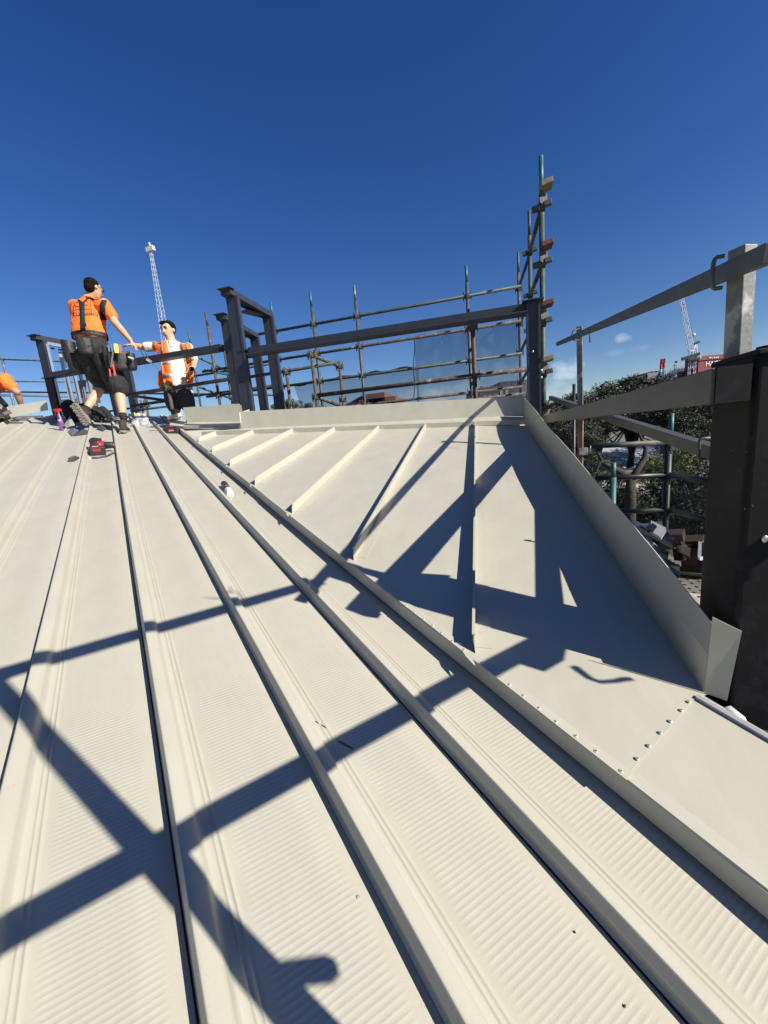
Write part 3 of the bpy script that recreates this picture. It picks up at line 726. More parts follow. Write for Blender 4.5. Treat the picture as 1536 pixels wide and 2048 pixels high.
# dark tube in front of the vest man's shorts and the group at the left
YD = 4.98
ledger(atY(250, 790, YD), atY(348, 776, YD), 'black tube left of the vest man at hip height', m_darkt, .026)
ledger(atY(346, 776, YD), atY(486, 754, YD), 'black tube crossing before the vest man shorts', m_darkt, .026)
d1 = atY(336, 772, 5.0); standard(d1.x, 5.0, .2, d1.z, 'brown scaffold pole right beside the vest man leg', m_rust, (d1.z - .02,), spigot=0, rr=.026)
for i, (a, b, y, m, la) in enumerate((((255, 790), (345, 803), 5.6, m_darkt, 'dark tube sloping down to the right behind the ridge'), ((262, 812), (345, 800), 5.7, m_rust, 'rusty tube rising to the right behind the ridge'),
                                   ((250, 818), (300, 812), 6.6, m_rust, 'short rusty tube low behind the ridge'), ((262, 822), (342, 812), 6.2, m_tube, 'thin dark tube lowest behind the ridge'), ((205, 825), (245, 818), 6.2, m_tube, 'dark tube between the legs of the man in orange'))):
    ledger(atY(a[0], a[1], y), atY(b[0], b[1], y), la, m, .024 if i < 2 else .02)
for (u, v, y, la) in ((288, 785, 6.6, 'thin scaffold pole end rising behind the ridge, right one'), (281, 800, 7.2, 'short scaffold pole end rising behind the ridge, left one')):
    p = atY(u, v, y); standard(p.x, y, .2, p.z, la, m_rust, (p.z - .2,), spigot=0, rr=.02)
# tall corner tower on the right
YT = 4.75
tA = atY(1082, 312, YT); xt = tA.x
zn = [atY(1086, v, YT).z for v in (415, 528, 646, 748)]
t1 = standard(xt, YT, -1.5, tA.z, 'tallest scaffold pole of the corner tower, with teal top', m_tube, (), spigot=.33, rr=.027, topcol=m_teal)
def bracket(parent, p, s=1., m=m_wood):
    q = MB()
    q.box(p + V((.045 * s, -.06, .03 * s)), (.13 * s, .16, .055 * s), V((1, 0, .18)), V((0, 1, 0)))
    q.build('bracket_block', m, parent, bevel=.004)
    MB().prof(p + V((.01, -.02, -.11)), p + V((.01, -.02, .0)), [(-.035, -.05), (.06 * s, .08), (-.02, .05)], V((0, 1, 0)), True, V((1, 0, 0))).build('bracket_gusset', m_coup, parent)
def stub(parent, p, m=m_coup):
    MB().box(p + V((.055, -.02, .02)), (.07, .05, .045), V((1, 0, .12)), V((0, 1, 0))).build('stub', m_galvd, parent, bevel=.003)
    MB().box(p + V((-.055, -.0, .0)), (.07, .05, .05), V((1, 0, .12)), V((0, 1, 0))).build('stub', m, parent, bevel=.003)
    MB().box(p, (.065, .065, .07)).build('coupler', m, parent, bevel=.003)
for z in zn: stub(t1, V((xt, YT, z)))
for (v, mm) in ((378, m_wood), (495, m_rustwood), (610, m_rustwood), (718, m_wood), (812, m_rustwood)):
    bracket(t1, V((xt, YT - .02, atY(1090, v + 8, YT).z)), .82, mm)
YT2 = 6.15; p = atY(1058, 421, YT2); x2 = p.x
t2 = standard(x2, YT2, -1, p.z, 'middle scaffold pole of the corner tower', m_tube, (), spigot=.3, topcol=m_tube)
for v in (505, 590, 660): stub(t2, V((x2, YT2, atY(1060, v, YT2).z)))
YT3 = 7.4; p = atY(1036, 505, YT3); x3 = p.x
t3 = standard(x3, YT3, -1, p.z, 'shortest scaffold pole of the corner tower, with rusty grey top', m_rust, [atY(1040, v, YT3).z for v in (577, 648, 705, 765)], spigot=.3, topcol=m_galvd)
ys = ['upper', 'middle', 'lower', 'lowest']
for i, (z1, v2) in enumerate(((zn[0], 505), (zn[1], 590), (zn[2], 660), (zn[3], 720))):
    b = V((x2, YT2, atY(1060, v2, YT2).z)); ledger(V((xt - .01, YT, z1 - .03)), b, f'{ys[i]} sloping tube joining the tallest and the middle tower poles', m_tube, .024)
for i, (v1, v2) in enumerate(((510, 575), (595, 650), (662, 705), (730, 765))):
    ledger(V((x2, YT2, atY(1060, v1, YT2).z)), V((x3, YT3, atY(1038, v2, YT3).z)), f'{ys[i]} sloping tube joining the middle and the shortest tower poles', m_tube, .022)
z3 = [atY(1036, v, YT3).z for v in (575,)]
# shade netting on the far row
m_net = mat('blue shade netting', (.02, .034, .07), rough=.95, var=.15, scale=60, alpha=.45)
def net(pts, nu, nv, label, amp=.02, seed=1):
    s = MB(); a, b, cc_, d = pts; rg = random.Random(seed); ph = rg.uniform(0, 6)
    g = []
    for i in range(nu + 1):
        row = []
        for j in range(nv + 1):
            fu, fv = i / nu, j / nv
            p = (a.lerp(b, fu)).lerp(d.lerp(cc_, fu), fv)
            p = p + V((0, amp * math.sin(fu * 17 + ph + fv * 3) + amp * .5 * math.sin(fu * 41 + fv * 9), .015 * math.sin(fu * 25) * (1 - fv)))
            row.append(s.bm.verts.new(p))
        g.append(row)
    for x_, y_ in zip(g, g[1:]):
        for j in range(nv): f = s.bm.faces.new((x_[j], x_[j + 1], y_[j + 1], y_[j])); f.smooth = True
    return tag(s.build('shade_net', m_net, None), label, 'netting', 'shade netting on the scaffold')
YNt = YM + .08
net([atY(827, 672, YNt), atY(1040, 640, YNt), atY(1045, 815, YNt), atY(835, 815, YNt)], 60, 14, 'upright panel of blue shade netting hung between far scaffold poles')
net([atY(585, 770, YNt + .05), atY(838, 732, YNt + .05), atY(838, 818, YNt + .05), atY(606, 818, YNt + .05)], 60, 10, 'low strip of blue shade netting along the bottom scaffold tubes', seed=4)
nr = MB(); 
pts = [atY(585 + i * 12, 771 - i * 1.83 + 2.5 * math.sin(i * 1.3) + random.uniform(-1, 1), YNt - .06) for i in range(22)]
nr.path(pts, [.012 + .008 * abs(math.sin(i * 2.1)) for i in range(22)], 7)
tag(nr.build('rolled_net', mat('black netting roll', (.01, .013, .018), rough=.9), None), 'black rolled net edge lashed along a far scaffold tube', 'netting')
nr = MB(); pts = [atY(828 + 1.5 * math.sin(i), 676 + i * 12, YNt - .02) for i in range(11)]; nr.path(pts, .007, 6)
tag(nr.build('net_cord', MATS['black netting roll'], None), 'dark hanging cord at the left edge of the upright netting', 'cord')
# far-left handrails
for i, (a, b, y, m, rr_, la) in enumerate((((-60, 716), (230, 727), 8.5, m_galv, .022, 'upper pale handrail beyond the ridge at the far left'), ((-60, 762), (230, 765), 8.5, m_galv, .016, 'middle pale handrail beyond the ridge at the far left'),
                                        ((-60, 783), (560, 790), 8.2, m_darkt, .022, 'dark teal tube beyond the ridge at the far left'), ((-60, 790), (150, 793), 9.5, m_bright, .035, 'bright metal rail below the dark tube at the far left'))):
    ledger(atY(a[0], a[1], y), atY(b[0], b[1], y), la, m, rr_)
p = atY(3, 712, 8.5); q = atY(22, 810, 8.5); q.x = p.x
tag(MB().tube(V((p.x, 8.5, .5)), p, .03).build('handrail_post', m_galv, None), 'pale handrail post beyond the crouching worker', 'post')
# platform outside the cheek wall
XP0 = .56
pl = thing('scaffold_platform', 'perforated steel scaffold deck below the cheek wall, littered with offcuts', 'scaffold deck', V((1.2, 2.5, -1.35)))
m_deck = mat('perforated deck steel', (.42, .39, .33), rough=.6, var=.25, scale=10, col2=(.2, .22, .2), cscale=4, thr=(.5, .65))
ZD = -1.30
for i in range(4):
    x = XP0 + .12 + i * .235
    pln = MB(); pln.box(V((x, 2.6, ZD)), (.228, 4.6, .04)); o = pln.build('plank', m_deck, pl, bevel=.004)
    hs_ = MB()
    for j in range(60):
        for k in (-.06, 0, .06):
            yy = .45 + j * .075 + (.037 if k == 0 else 0); hs_.box(V((x + k, yy, ZD + .0215)), (.014, .026, .002), V((1, .3, 0)), V((-.3, 1, 0)))
    hp = hs_.build('perforations', m_dark, o); hp['kind'] = 'stuff'
# outer scaffold row on the right: standards, ledgers, netting
m_netd = mat('black scaffold net', (.02, .022, .022), rough=.9, alpha=.62, var=.4, scale=25)
YO = 4.3
o1 = atY(1338, 880, YO); xo = o1.x
standard(xo, YO, -3, o1.z, 'dark scaffold pole right of the tree trunk with a fixing plate', m_darkt, (atY(1338, 890, YO).z - .02, atY(1338, 955, YO).z, atY(1338, 1025, YO).z), spigot=0, rr=.03)
tz = atY(1345, 826, YO); MB().tube(V((xo + .012, YO, o1.z)), V((xo + .012, YO, tz.z)), .02).build('scaffold_pole_tip', m_teal, None)
tag(bpy.data.objects['scaffold_pole_tip'], 'slim pole with teal sleeve rising behind the galvanised rail', 'scaffold pole')
te = atY(1227, 925, 3.6)
standard(te.x, 3.6, -3, te.z, 'short scaffold pole painted bright teal at the top beside the cheek wall', m_teal, (), spigot=.12, rr=.024)
for (a, b, la, m) in (((1165, 893), (1330, 885), 'dark teal tube level with the house roofs', m_tube), ((1190, 957), (1335, 950), 'black tube wrapped in net before the tree trunk', m_darkt), ((1240, 1023), (1335, 1020), 'dark green lower tube before the foliage', m_tube)):
    ledger(atY(a[0], a[1], YO), atY(b[0], b[1], YO), la, m, .026)
for (v0, v1, la) in ((950, 965, 'black net-wrapped tube running right from the dark pole'), (1020, 1048, 'lower tube running right from the dark pole across the net')):
    ledger(atY(1340, v0, YO), atY(1440, v1, 3.1), la, m_darkt, .024)
a, b = atY(1340, 948, YO + .02), atY(1440, 962, 3.12)
s = MB(); a2, b2_ = V((a.x, a.y, ZD - .1)), V((b.x, b.y, ZD - .1))
o = net([a, b, b2_, a2], 20, 14, 'black scaffold netting at the right behind the offcuts', .015, 9); o.data.materials.clear(); o.data.materials.append(m_netd)
p = atY(1148, 768, 5.4); q = atY(1150, 940, 5.4)
standard(p.x, 5.4, -2, p.z, 'thin dark pole just left of the far guard post', m_darkt, (), spigot=0, rr=.018)
p = atY(1088, 812, 4.5); 
# --- offcuts on the platform
def offcut(pts, th, m, label, cat='offcut', name='metal_offcut'):
    return tag(MB().poly(pts, th).build(name, m, None, bevel=0), label, cat)
m_off = mat('blue grey offcut', (.13, .16, .2), rough=.4, metal=.3, var=.15); m_white = mat('white offcut', (.62, .62, .6), rough=.5); m_card = mat('brown cardboard', (.08, .05, .026), rough=.9, var=.12, scale=20)
m_cardd = mat('dark cardboard', (.10, .065, .045), rough=.9)
def on(u, v, up=.0): return atZ(u, v, ZD + .02 + up)
Yq = 2.6
def slab(l, label, m, up0, th, name='metal_offcut', cat='offcut', g='metal offcuts on the scaffold deck'):
    pts = [on(u, v, up0 + du) for (u, v, du) in l]
    return tag(MB().poly(pts, th).build(name, m, None), label, cat, g)
slab([(1262, 1042, 0), (1340, 1085, 0), (1345, 1098, 0), (1272, 1058, 0)], 'long blue grey channel offcut topmost beside the boxes', m_off, .30, .03)
slab([(1272, 1055, 0), (1302, 1075, 0), (1306, 1088, 0), (1285, 1078, 0)], 'ribbed blue grey offcut under the long channel', m_off, .22, .03)
slab([(1280, 1066, 0), (1297, 1080, 0), (1296, 1084, 0), (1284, 1074, 0)], 'small white strip among the blue offcuts', m_white, .26, .01)
slab([(1298, 1088, 0), (1337, 1112, 0), (1336, 1120, 0), (1310, 1106, 0)], 'dark grey offcut lower on the deck', m_off, .12, .03)
slab([(1320, 1115, 0), (1358, 1140, 0), (1360, 1152, 0), (1335, 1135, 0)], 'dark blue offcut lowest beside the cheek wall', m_off, .06, .03)
slab([(1358, 1142, 0), (1412, 1150, 0), (1412, 1154, 0), (1357, 1148, 0)], 'cream batten lying across the perforated deck', m_wood, .03, .02, 'timber_batten', 'batten')
slab([(1280, 1050, 0), (1325, 1043, 0), (1325, 1058, 0), (1296, 1062, 0)], 'grey flat sheet at the back of the offcut pile', m_galv, .34, .01)
slab([(1302, 1045, 0), (1336, 1062, 0), (1322, 1080, 0), (1300, 1066, 0)], 'white folded sheet leaning behind the boxes', m_white, .34, .02)
slab([(1304, 1048, 0), (1314, 1054, 0), (1305, 1066, 0), (1296, 1060, 0)], 'black square offcut on the white sheet', m_dark, .36, .01)
# two cardboard boxes and printed box
def cbox(u, v, size, rotz, label, m, up0=.0, name='cardboard_box'):
    p = on(u, v, up0); rot = Matrix.Rotation(rad(rotz), 3, 'Z')
    t = thing(name, label, 'box', p)
    MB().box(p, size, rot @ V((1, 0, .15)), rot @ V((0, 1, 0))).build('carton', m, t, bevel=.002)
    return t, p, rot
cbox(1345, 1078, (.16, .20, .12), -25, 'dark cardboard box with a grey label in the offcut pile', m_cardd, .26)
q = on(1341, 1076, .335); MB().box(q, (.05, .07, .003), V((1, -.4, .1)), V((.4, 1, 0))).build('paper_label', m_galv, bpy.data.objects['cardboard_box'])
tb, pb, rb_ = cbox(1378, 1095, (.20, .22, .16), -25, 'open brown cardboard box of fixings with printed words, topmost of the pile', m_card, .18)
MB().poly([on(1352, 1100, .24), on(1388, 1118, .24), on(1400, 1092, .24), on(1362, 1082, .24)], .006).build('printed_flap', m_cardd, tb)
def text3d(body, size, origin, ax, ay, m, name, parent, ext=.0006):
    cu = bpy.data.curves.new('t', 'FONT'); cu.body = body; cu.size = size; cu.extrude = ext; cu.resolution_u = 2
    o = bpy.data.objects.new('t', cu); sc.collection.objects.link(o)
    dg = bpy.context.evaluated_depsgraph_get(); me = bpy.data.meshes.new_from_object(o.evaluated_get(dg)); bpy.data.objects.remove(o)
    n = bpy.data.objects.new(name, me); sc.collection.objects.link(n); me.materials.clear(); me.materials.append(m)
    ax = ax.normalized(); az = ax.cross(ay).normalized(); ay = az.cross(ax)
    mt = Matrix((ax, ay, az)).transposed().to_4x4(); mt.translation = origin
    if parent: n.parent = parent; n.matrix_local = PW[parent.name].inverted() @ mt
    else: n.matrix_world = mt
    PW[n.name] = mt
    return n
m_print = mat('pale print', (.6, .42, .3), rough=.8)
o_, px_ = on(1356, 1098, .247), on(1374, 1078, .247); dn = on(1366, 1104, .247)
text3d('TRI-', .038, on(1356, 1098, .248), on(1366, 1088, .248) - on(1356, 1098, .248), on(1350, 1095, .248) - on(1356, 1098, .248), m_print, 'print', tb)
text3d('PIXX', .038, on(1363, 1103, .248), on(1373, 1093, .248) - on(1363, 1103, .248), on(1357, 1100, .248) - on(1363, 1103, .248), m_print, 'print', tb)
bs = thing('timber_crate', 'brown timber crate at the right end of the offcut pile', 'crate', on(1400, 1130, .1))
pc = on(1402, 1118, .12); rt = Matrix.Rotation(rad(-28), 3, 'Z')
MB().box(pc, (.22, .26, .24), rt @ V((1, 0, 0)), rt @ V((0, 1, 0))).build('crate_body', mat('red brown timber', (.07, .032, .018), rough=.8, var=.3, scale=18), bs, bevel=.003)
lv = thing('light_frame', 'white metal light fitting frame resting on the timber crate', 'light fitting', on(1406, 1098, .25))
for (a, b) in (((1398, 1085), (1414, 1086)), ((1400, 1085), (1399, 1116)), ((1398, 1117), (1414, 1116))):
    MB().beam(on(a[0], a[1], .26), on(b[0], b[1], .26), .02, .02).build('bar', m_white, lv)
MB().poly([on(1401, 1088, .255), on(1416, 1088, .255), on(1416, 1114, .255), on(1401, 1114, .255)], .01).build('lens', m_black, lv)
slab([(1361, 1083, 0), (1366, 1082, 0), (1376, 1096, 0), (1366, 1104, 0)], 'grey paper scrap on the printed box', m_galv, .27, .004, 'paper_scrap', 'scrap')
slab([(1366, 1108, 0), (1374, 1118, 0), (1368, 1121, 0)], 'small white torn paper below the printed box', m_white, .2, .004, 'paper_scrap', 'scrap')
# ================================================================== ground, trees, houses, city
m_ground = mat('suburban ground', (.10, .105, .08), rough=.95, var=.4, scale=.08, col2=(.16, .15, .14), cscale=.03)
g = MB(); g.poly([V((-3000, -3000, GZ)), V((3000, -3000, GZ)), V((3000, 3000, GZ)), V((-3000, 3000, GZ))])
struct(g.build('ground', m_ground, None))
m_leaf = mat('dark evergreen leaves', (.026, .036, .013), rough=.6, var=.6, scale=1.1, col2=(.075, .068, .032), cscale=3.0, thr=(.55, .68))
m_leaf2 = mat('yellow green leaves', (.11, .13, .03), rough=.55, var=.5, scale=2.1, col2=(.17, .14, .05), cscale=5, thr=(.5, .65))
m_bark = mat('grey brown bark', (.035, .029, .024), rough=.95, var=.4, scale=6, bump=.02, bscale=18)
def crown_mesh(seed, clumps, nleaf, R0, leaf, flat=.7):
    rg = random.Random(seed); bm = bmesh.new()
    cl = []
    for i in range(clumps):
        while True:
            p = V((rg.uniform(-1, 1), rg.uniform(-1, 1), rg.uniform(-1, 1)))
            if .25 < p.length < 1: break
        cl.append((V((p.x * R0, p.y * R0, p.z * R0 * flat)), rg.uniform(.14, .30) * R0))
    for i in range(nleaf):
        q, rr = rg.choice(cl)
        d = V((rg.gauss(0, 1), rg.gauss(0, 1), rg.gauss(0, 1))).normalized() * rr * (rg.random() ** .35)
        d.z *= .7
        p = q + d; l = leaf * rg.choice((.5, .7, .9, 1.1, 1.5))
        a = V((rg.gauss(0, 1), rg.gauss(0, 1), rg.gauss(0, .6))).normalized(); b = a.orthogonal().normalized(); b.rotate(Matrix.Rotation(rg.uniform(0, 6), 3, a))
        for k in range(2):
            o = V((rg.gauss(0, l), rg.gauss(0, l), rg.gauss(0, l))) * .6
            v = [bm.verts.new(p + o + a * l), bm.verts.new(p + o + b * l * .38), bm.verts.new(p + o - a * l), bm.verts.new(p + o - b * l * .38)]
            bm.faces.new(v)
    me = bpy.data.meshes.new('crown'); bm.to_mesh(me); bm.free(); return me, cl
CR = [crown_mesh(11, 55, 15000, 3.4, .085), crown_mesh(23, 48, 13000, 3.4, .085), crown_mesh(37, 40, 12000, 3.0, .075)]
def trunk_mesh(base, top, cl, seed, r0=.28):
    rg = random.Random(seed); s = MB(); h = top - base
    pts = [base + h * (i / 5) + V((rg.uniform(-.12, .12), rg.uniform(-.12, .12), 0)) for i in range(6)]
    s.path(pts, [r0 * (1 - .1 * i) for i in range(6)], 9)
    for q, rr in rg.sample(cl, min(12, len(cl))):
        e = top + q; m_ = pts[-2].lerp(e, .5) + V((rg.uniform(-.3, .3), rg.uniform(-.3, .3), rg.uniform(-.1, .3)))
        s.path([pts[-2], pts[-1].lerp(m_, .4), m_, e], [r0 * .42, r0 * .34, r0 * .22, r0 * .07], 7)
    return s
def tree(u, v, D, kind, scale, label, m=None, seed=1):
    top = atD(u, v, D); base = V((top.x, top.y, GZ)); me, cl = CR[kind]
    t = thing('tree', label, 'tree', base, 'trees beyond the scaffold')
    cr = bpy.data.objects.new('crown', me.copy()); sc.collection.objects.link(cr); cr.data.materials.append(m or m_leaf)
    cr.parent = t; cr.location = top - base; cr.scale = (scale, scale, scale * random.uniform(.85, 1.05)); cr.rotation_euler.z = seed * 1.7
    rot = Matrix.Rotation(seed * 1.7, 3, 'Z')
    trunk_mesh(base, top - UP * 1.0 * scale, [(rot @ (q * scale * .9), rr) for q, rr in cl], seed).build('trunk', m_bark, t)
    return t
tree(1128, 842, 19, 0, .50, 'dark evergreen tree at the left of the group, above the cheek wall', seed=2)
tree(1196, 822, 21, 1, .62, 'dark evergreen tree behind the thin dark pole', seed=3)
tree(1262, 812, 22, 0, .72, 'big dark evergreen tree right of the far guard post', seed=5)
tree(1335, 818, 23, 1, .74, 'big dark evergreen tree rising behind the middle of the galvanised beam', seed=8)
tree(1405, 838, 20, 0, .66, 'dark evergreen tree beside the dark near post', seed=9)
tree(1480, 830, 24, 1, .8, 'dark tree at the far right, hidden mostly by the near post', seed=10)
tree(1160, 872, 17, 1, .34, 'small dark tree low beside the rusty guard post', seed=7)
tree(1385, 862, 18, 1, .45, 'dark tree under the slanting galvanised rail', seed=19)
tree(1395, 940, 12.5, 2, .42, 'yellow green sunlit shrubby tree below the slanting rail', m_leaf2, seed=12)
tree(1335, 942, 14, 2, .34, 'small yellow green tree right of the white cottage roof', m_leaf2, seed=13)
tree(1300, 1030, 13, 1, .50, 'dark shaded tree low behind the scaffold, under the cottage', seed=14)
tree(1222, 1000, 13, 1, .40, 'dark shaded tree at the foot of the cottage by the teal pole', seed=15)
tree(1180, 930, 15, 1, .28, 'small dark shrub tree beside the white outbuilding', seed=20)
tree(590, 822, 60, 1, .8, 'small distant tree seen low between the rusty scaffold poles', seed=16)
tree(565, 826, 64, 0, .7, 'distant tree just left of the short brown scaffold pole', seed=17)
tree(1420, 1010, 11, 1, .5, 'dark tree behind the black scaffold netting', seed=18)
# bare limbs of the old tree in front of the cottage
tb = thing('bare_tree', 'dark forked tree trunk with bare limbs before the white cottage', 'tree', V((atD(1262, 1010, 10).x, atD(1262, 1010, 10).y, GZ)))
P_ = lambda u, v, d=10.: atD(u, v, d)
s = MB(); b0 = P_(1262, 960)
s.path([V((b0.x, b0.y, GZ)), b0 - UP * 2, b0 - UP * .5, b0], [.16, .15, .13, .11], 10)
s.path([b0, P_(1275, 940), P_(1290, 915), P_(1291, 897), P_(1284, 880), P_(1275, 860)], [.10, .08, .07, .055, .04, .02], 8)
s.path([b0, P_(1242, 945), P_(1222, 935), P_(1205, 925), P_(1195, 905)], [.10, .09, .07, .05, .03], 8)
s.path([P_(1200, 960, 9.6), P_(1192, 940, 9.6), P_(1200, 925, 9.6), P_(1212, 922, 9.6), P_(1222, 927, 9.6)], [.02, .035, .04, .035, .02], 7)
s.path([P_(1192, 945, 9.6), P_(1186, 950, 9.6)], [.025, .01], 6); s.path([P_(1196, 940, 9.6), P_(1203, 955, 9.6)], [.02, .01], 6)
s.build('trunk', m_bark, tb)
# houses
m_wroof = mat('pale metal roof', (.33, .335, .34), rough=.5, var=.1, scale=1); m_wwall = mat('white weatherboard', (.42, .42, .40), rough=.8); m_brick = mat('red brick', (.22, .09, .06), rough=.9, var=.3, scale=5)
m_glass = mat('dark window glass', (.02, .03, .04), rough=.15, spec=.8)
def gable(name, label, u, v, D, L_, W__, hr, yaw, hw=3.2, cat='house', mroof=None, mwall=None, nwin=3):
    p = atD(u, v, D); t = thing(name, label, cat, V((p.x, p.y, GZ)), 'houses beyond the trees')
    rt = Matrix.Rotation(rad(yaw), 3, 'Z'); ax = rt @ V((1, 0, 0)); ay = rt @ V((0, 1, 0))
    e = p - UP * hr
    q = lambda a, b, z: e + ax * a * L_ / 2 + ay * b * W__ / 2 + UP * z
    s = MB()
    for sg in (-1, 1):
        s.poly([q(-1.05, 0, hr), q(1.05, 0, hr), q(1.05, sg * 1.1, -.1), q(-1.05, sg * 1.1, -.1)], .06)
    s.build('roof', mroof or m_wroof, t)
    s = MB(); hz = e.z - GZ
    s.box(e - UP * hz / 2, (L_, W__, hz), ax, ay)
    for sg in (-1, 1): s.poly([q(sg, -1, 0), q(sg, 1, 0), q(sg, 0, hr - .08)])
    wl_ = s.build('wall', mwall or m_wwall, t)
    for i in range(nwin):
        cx_ = -.7 + 1.4 * i / max(1, nwin - 1)
        pp = q(cx_, -1.005, -1.5); fo = MB().box(pp, (.9, .06, 1.3), ax, ay).build('window', m_wwall, t)
        MB().box(pp - ay * .03, (.74, .02, 1.1), ax, ay).build('pane', m_glass, fo)
    for sg in (-1,):
        MB().beam(q(-1.05, sg * 1.1, -.12), q(1.05, sg * 1.1, -.12), .12, .1).build('gutter', m_wwall, t)
    return t, q, ax, ay
gable('row_house', 'long pale metal roofed row house with white fascia behind the trees', 1245, 893, 27, 12, 6, 1.1, 8)
gable('cottage', 'white cottage with a sunlit gabled metal roof below the row house', 1290, 925, 20, 5, 6, 1.3, 62)
gable('row_house', 'pale roofed house further right, glimpsed through foliage', 1390, 885, 33, 10, 6, 1.2, -5)
gable('garage', 'small white outbuilding with a flat pale roof beside the cheek wall', 1190, 965, 17, 4, 3, .5, 20, cat='outbuilding')
gable('cottage', 'low white cottage behind the dark net, right of the forked tree', 1380, 955, 19, 4.5, 4, 1.0, 35)
ch = MB().box(atD(1256, 975, 17) - UP * 1.0, (.9, .7, 3.4)).build('chimney_stack', m_brick, None); tag(ch, 'red brick chimney stack under the cottage roof', 'chimney')
# brick and slate roofs seen over the parapet
bk = thing('brick_building', 'low brown brick building tops seen just over the cream parapet', 'building', atD(765, 800, 45))
q0 = atD(765, 815, 45)
for (du, dw, z) in ((0, 4.2, .9), (-.2, 2.2, 1.45)): MB().box(V((q0.x + du, q0.y, (q0.z + z + GZ) / 2)), (dw, 4, q0.z + z - GZ)).build('wall', m_brick, bk)
MB().poly([q0 + V((-6, -1, 0)), q0 + V((-2.0, -1, 1.5)), q0 + V((-2, 3, 1.5)), q0 + V((-6, 3, 0))], .1).build('roof', mat('slate', (.1, .11, .12), rough=.7), bk)
sp = atD(793, 789, 60); s = MB(); s.tube(V((sp.x, sp.y, sp.z - 3.2)), sp, 1.15, .02, 4); spo = s.build('spire', mat('dark slate spire', (.05, .06, .07), rough=.7), None)
tag(spo, 'small dark pointed spire just over the cream parapet', 'spire')
# modern dark glazed building behind the corner tower
gb = thing('glazed_building', 'dark glazed building with a stepped roof behind the corner scaffold', 'building', atD(1000, 790, 80))
c0_, c1_ = atD(955, 812, 80), atD(1060, 800, 80)
def tower(parent, u0, u1, vt, D, depth, m, name='wall'):
    a, b = atD(u0, vt, D), atD(u1, vt, D); zt = (a.z + b.z) / 2
    cx_ = (a + b) / 2; wd = (V((b.x, b.y, 0)) - V((a.x, a.y, 0))); ax = wd.normalized(); ay = UP.cross(ax)
    return MB().box(V((cx_.x, cx_.y, (zt + GZ) / 2)) + ay * depth / 2, (wd.length, depth, zt - GZ), ax, ay).build(name, m, parent), a, b, ax, ay, zt
m_dkw = mat('dark facade', (.05, .055, .065), rough=.5); m_blu = mat('blue window glass', (.10, .17, .26), rough=.1, spec=.9)
_, a, b, ax, ay, zt = tower(gb, 960, 1060, 771, 80, 14, m_dkw)
for i in range(9):
    pc_ = a + ax * (.9 + i * 1.12); pc_.z = zt - 2.4
    if i in (3, 4): MB().box(pc_ - ay * .06, (.5, .1, 3), ax, ay).build('pier', mat('pale pier', (.25, .24, .23)), gb); continue
    MB().box(pc_ - ay * .06, (.8, .06, 1.7), ax, ay).build('window', m_blu, gb)
for i in range(14):
    pc_ = a + ax * (.5 + i * .72); pc_.z = zt + .12; 
    if i % 3 == 0: MB().box(pc_ + ay * 1, (.5, .5, .4), ax, ay).build('roof_plant', m_galvd, gb)
tower(gb, 1000, 1062, 761, 84, 8, m_dkw, 'plant_room')
# city skyline: construction towers and cranes
CG = 'distant city buildings'
def citybox(label, u0, u1, vt, D, m, fins=0, cat='building'):
    t = thing('city_building', label, cat, atD((u0 + u1) / 2, vt, D), CG)
    w_, a, b, ax, ay, zt = tower(t, u0, u1, vt, D, 18, m)
    if fins:
        L_ = (V((b.x, b.y, 0)) - V((a.x, a.y, 0))).length
        for i in range(fins):
            pc_ = a + ax * (L_ * (i + .5) / fins); pc_.z = zt + 1.2
            MB().box(pc_, (L_ / fins * .45, .6, random.uniform(3, 6)), ax, ay).build('column', m_cityl, t)
            if i % 2: pc2 = pc_.copy(); pc2.z = zt - 4; MB().box(pc2 - ay * .4, (L_ / fins * .5, .4, 5), ax, ay).build('window', m_blu, t)
    return t
m_cityd = mat('grey city facade', (.16, .17, .19), rough=.8, var=.2, scale=.2); m_cityl = mat('pale concrete', (.36, .38, .40), rough=.8); 
citybox('distant grey building with two stepped roof levels, left of the red crane mast', 1295, 1322, 745, 300, m_cityd, 0)
citybox('distant taller grey block beside the red and white crane mast', 1303, 1321, 742, 305, m_cityd, 0)
citybox('distant unfinished concrete building at the left end of the skyline', 1262, 1296, 755, 320, m_cityd, 9)
citybox('distant unfinished concrete building under the small grey mast', 1330, 1356, 748, 320, m_cityl, 8)
citybox('distant unfinished building with a row of columns at the foot of the white crane', 1355, 1402, 741, 320, m_cityd, 16)
sb = thing('sign_building', 'dark red hoarding tower with white lettering beside the galvanised post', 'building', atD(1428, 720, 300), CG)
m_red = mat('dark red hoarding', (.17, .012, .025), rough=.6, var=.15, scale=.3)
m_wht = mat('white lettering', (.75, .75, .75), rough=.7)
w_, a, b, ax, ay, zt = tower(sb, 1398, 1475, 709, 300, 14, m_red)
vtilt = (b - a).normalized()
q = a + ax * 5.2 - ay * .3; q.z = zt - 7.6
text3d('HACER', 4.6, q, ax, UP, m_wht, 'lettering', sb, .05)
q = a + ax * 7.4 - ay * .3; q.z = zt - 2.6
text3d('We Build', 2.0, q, ax, UP, m_wht, 'lettering', sb, .05)
MB().box((a + b) / 2 - UP * 3.4 - ay * .2, ((b - a).length, .3, .5), ax, ay).build('band', m_black, sb)
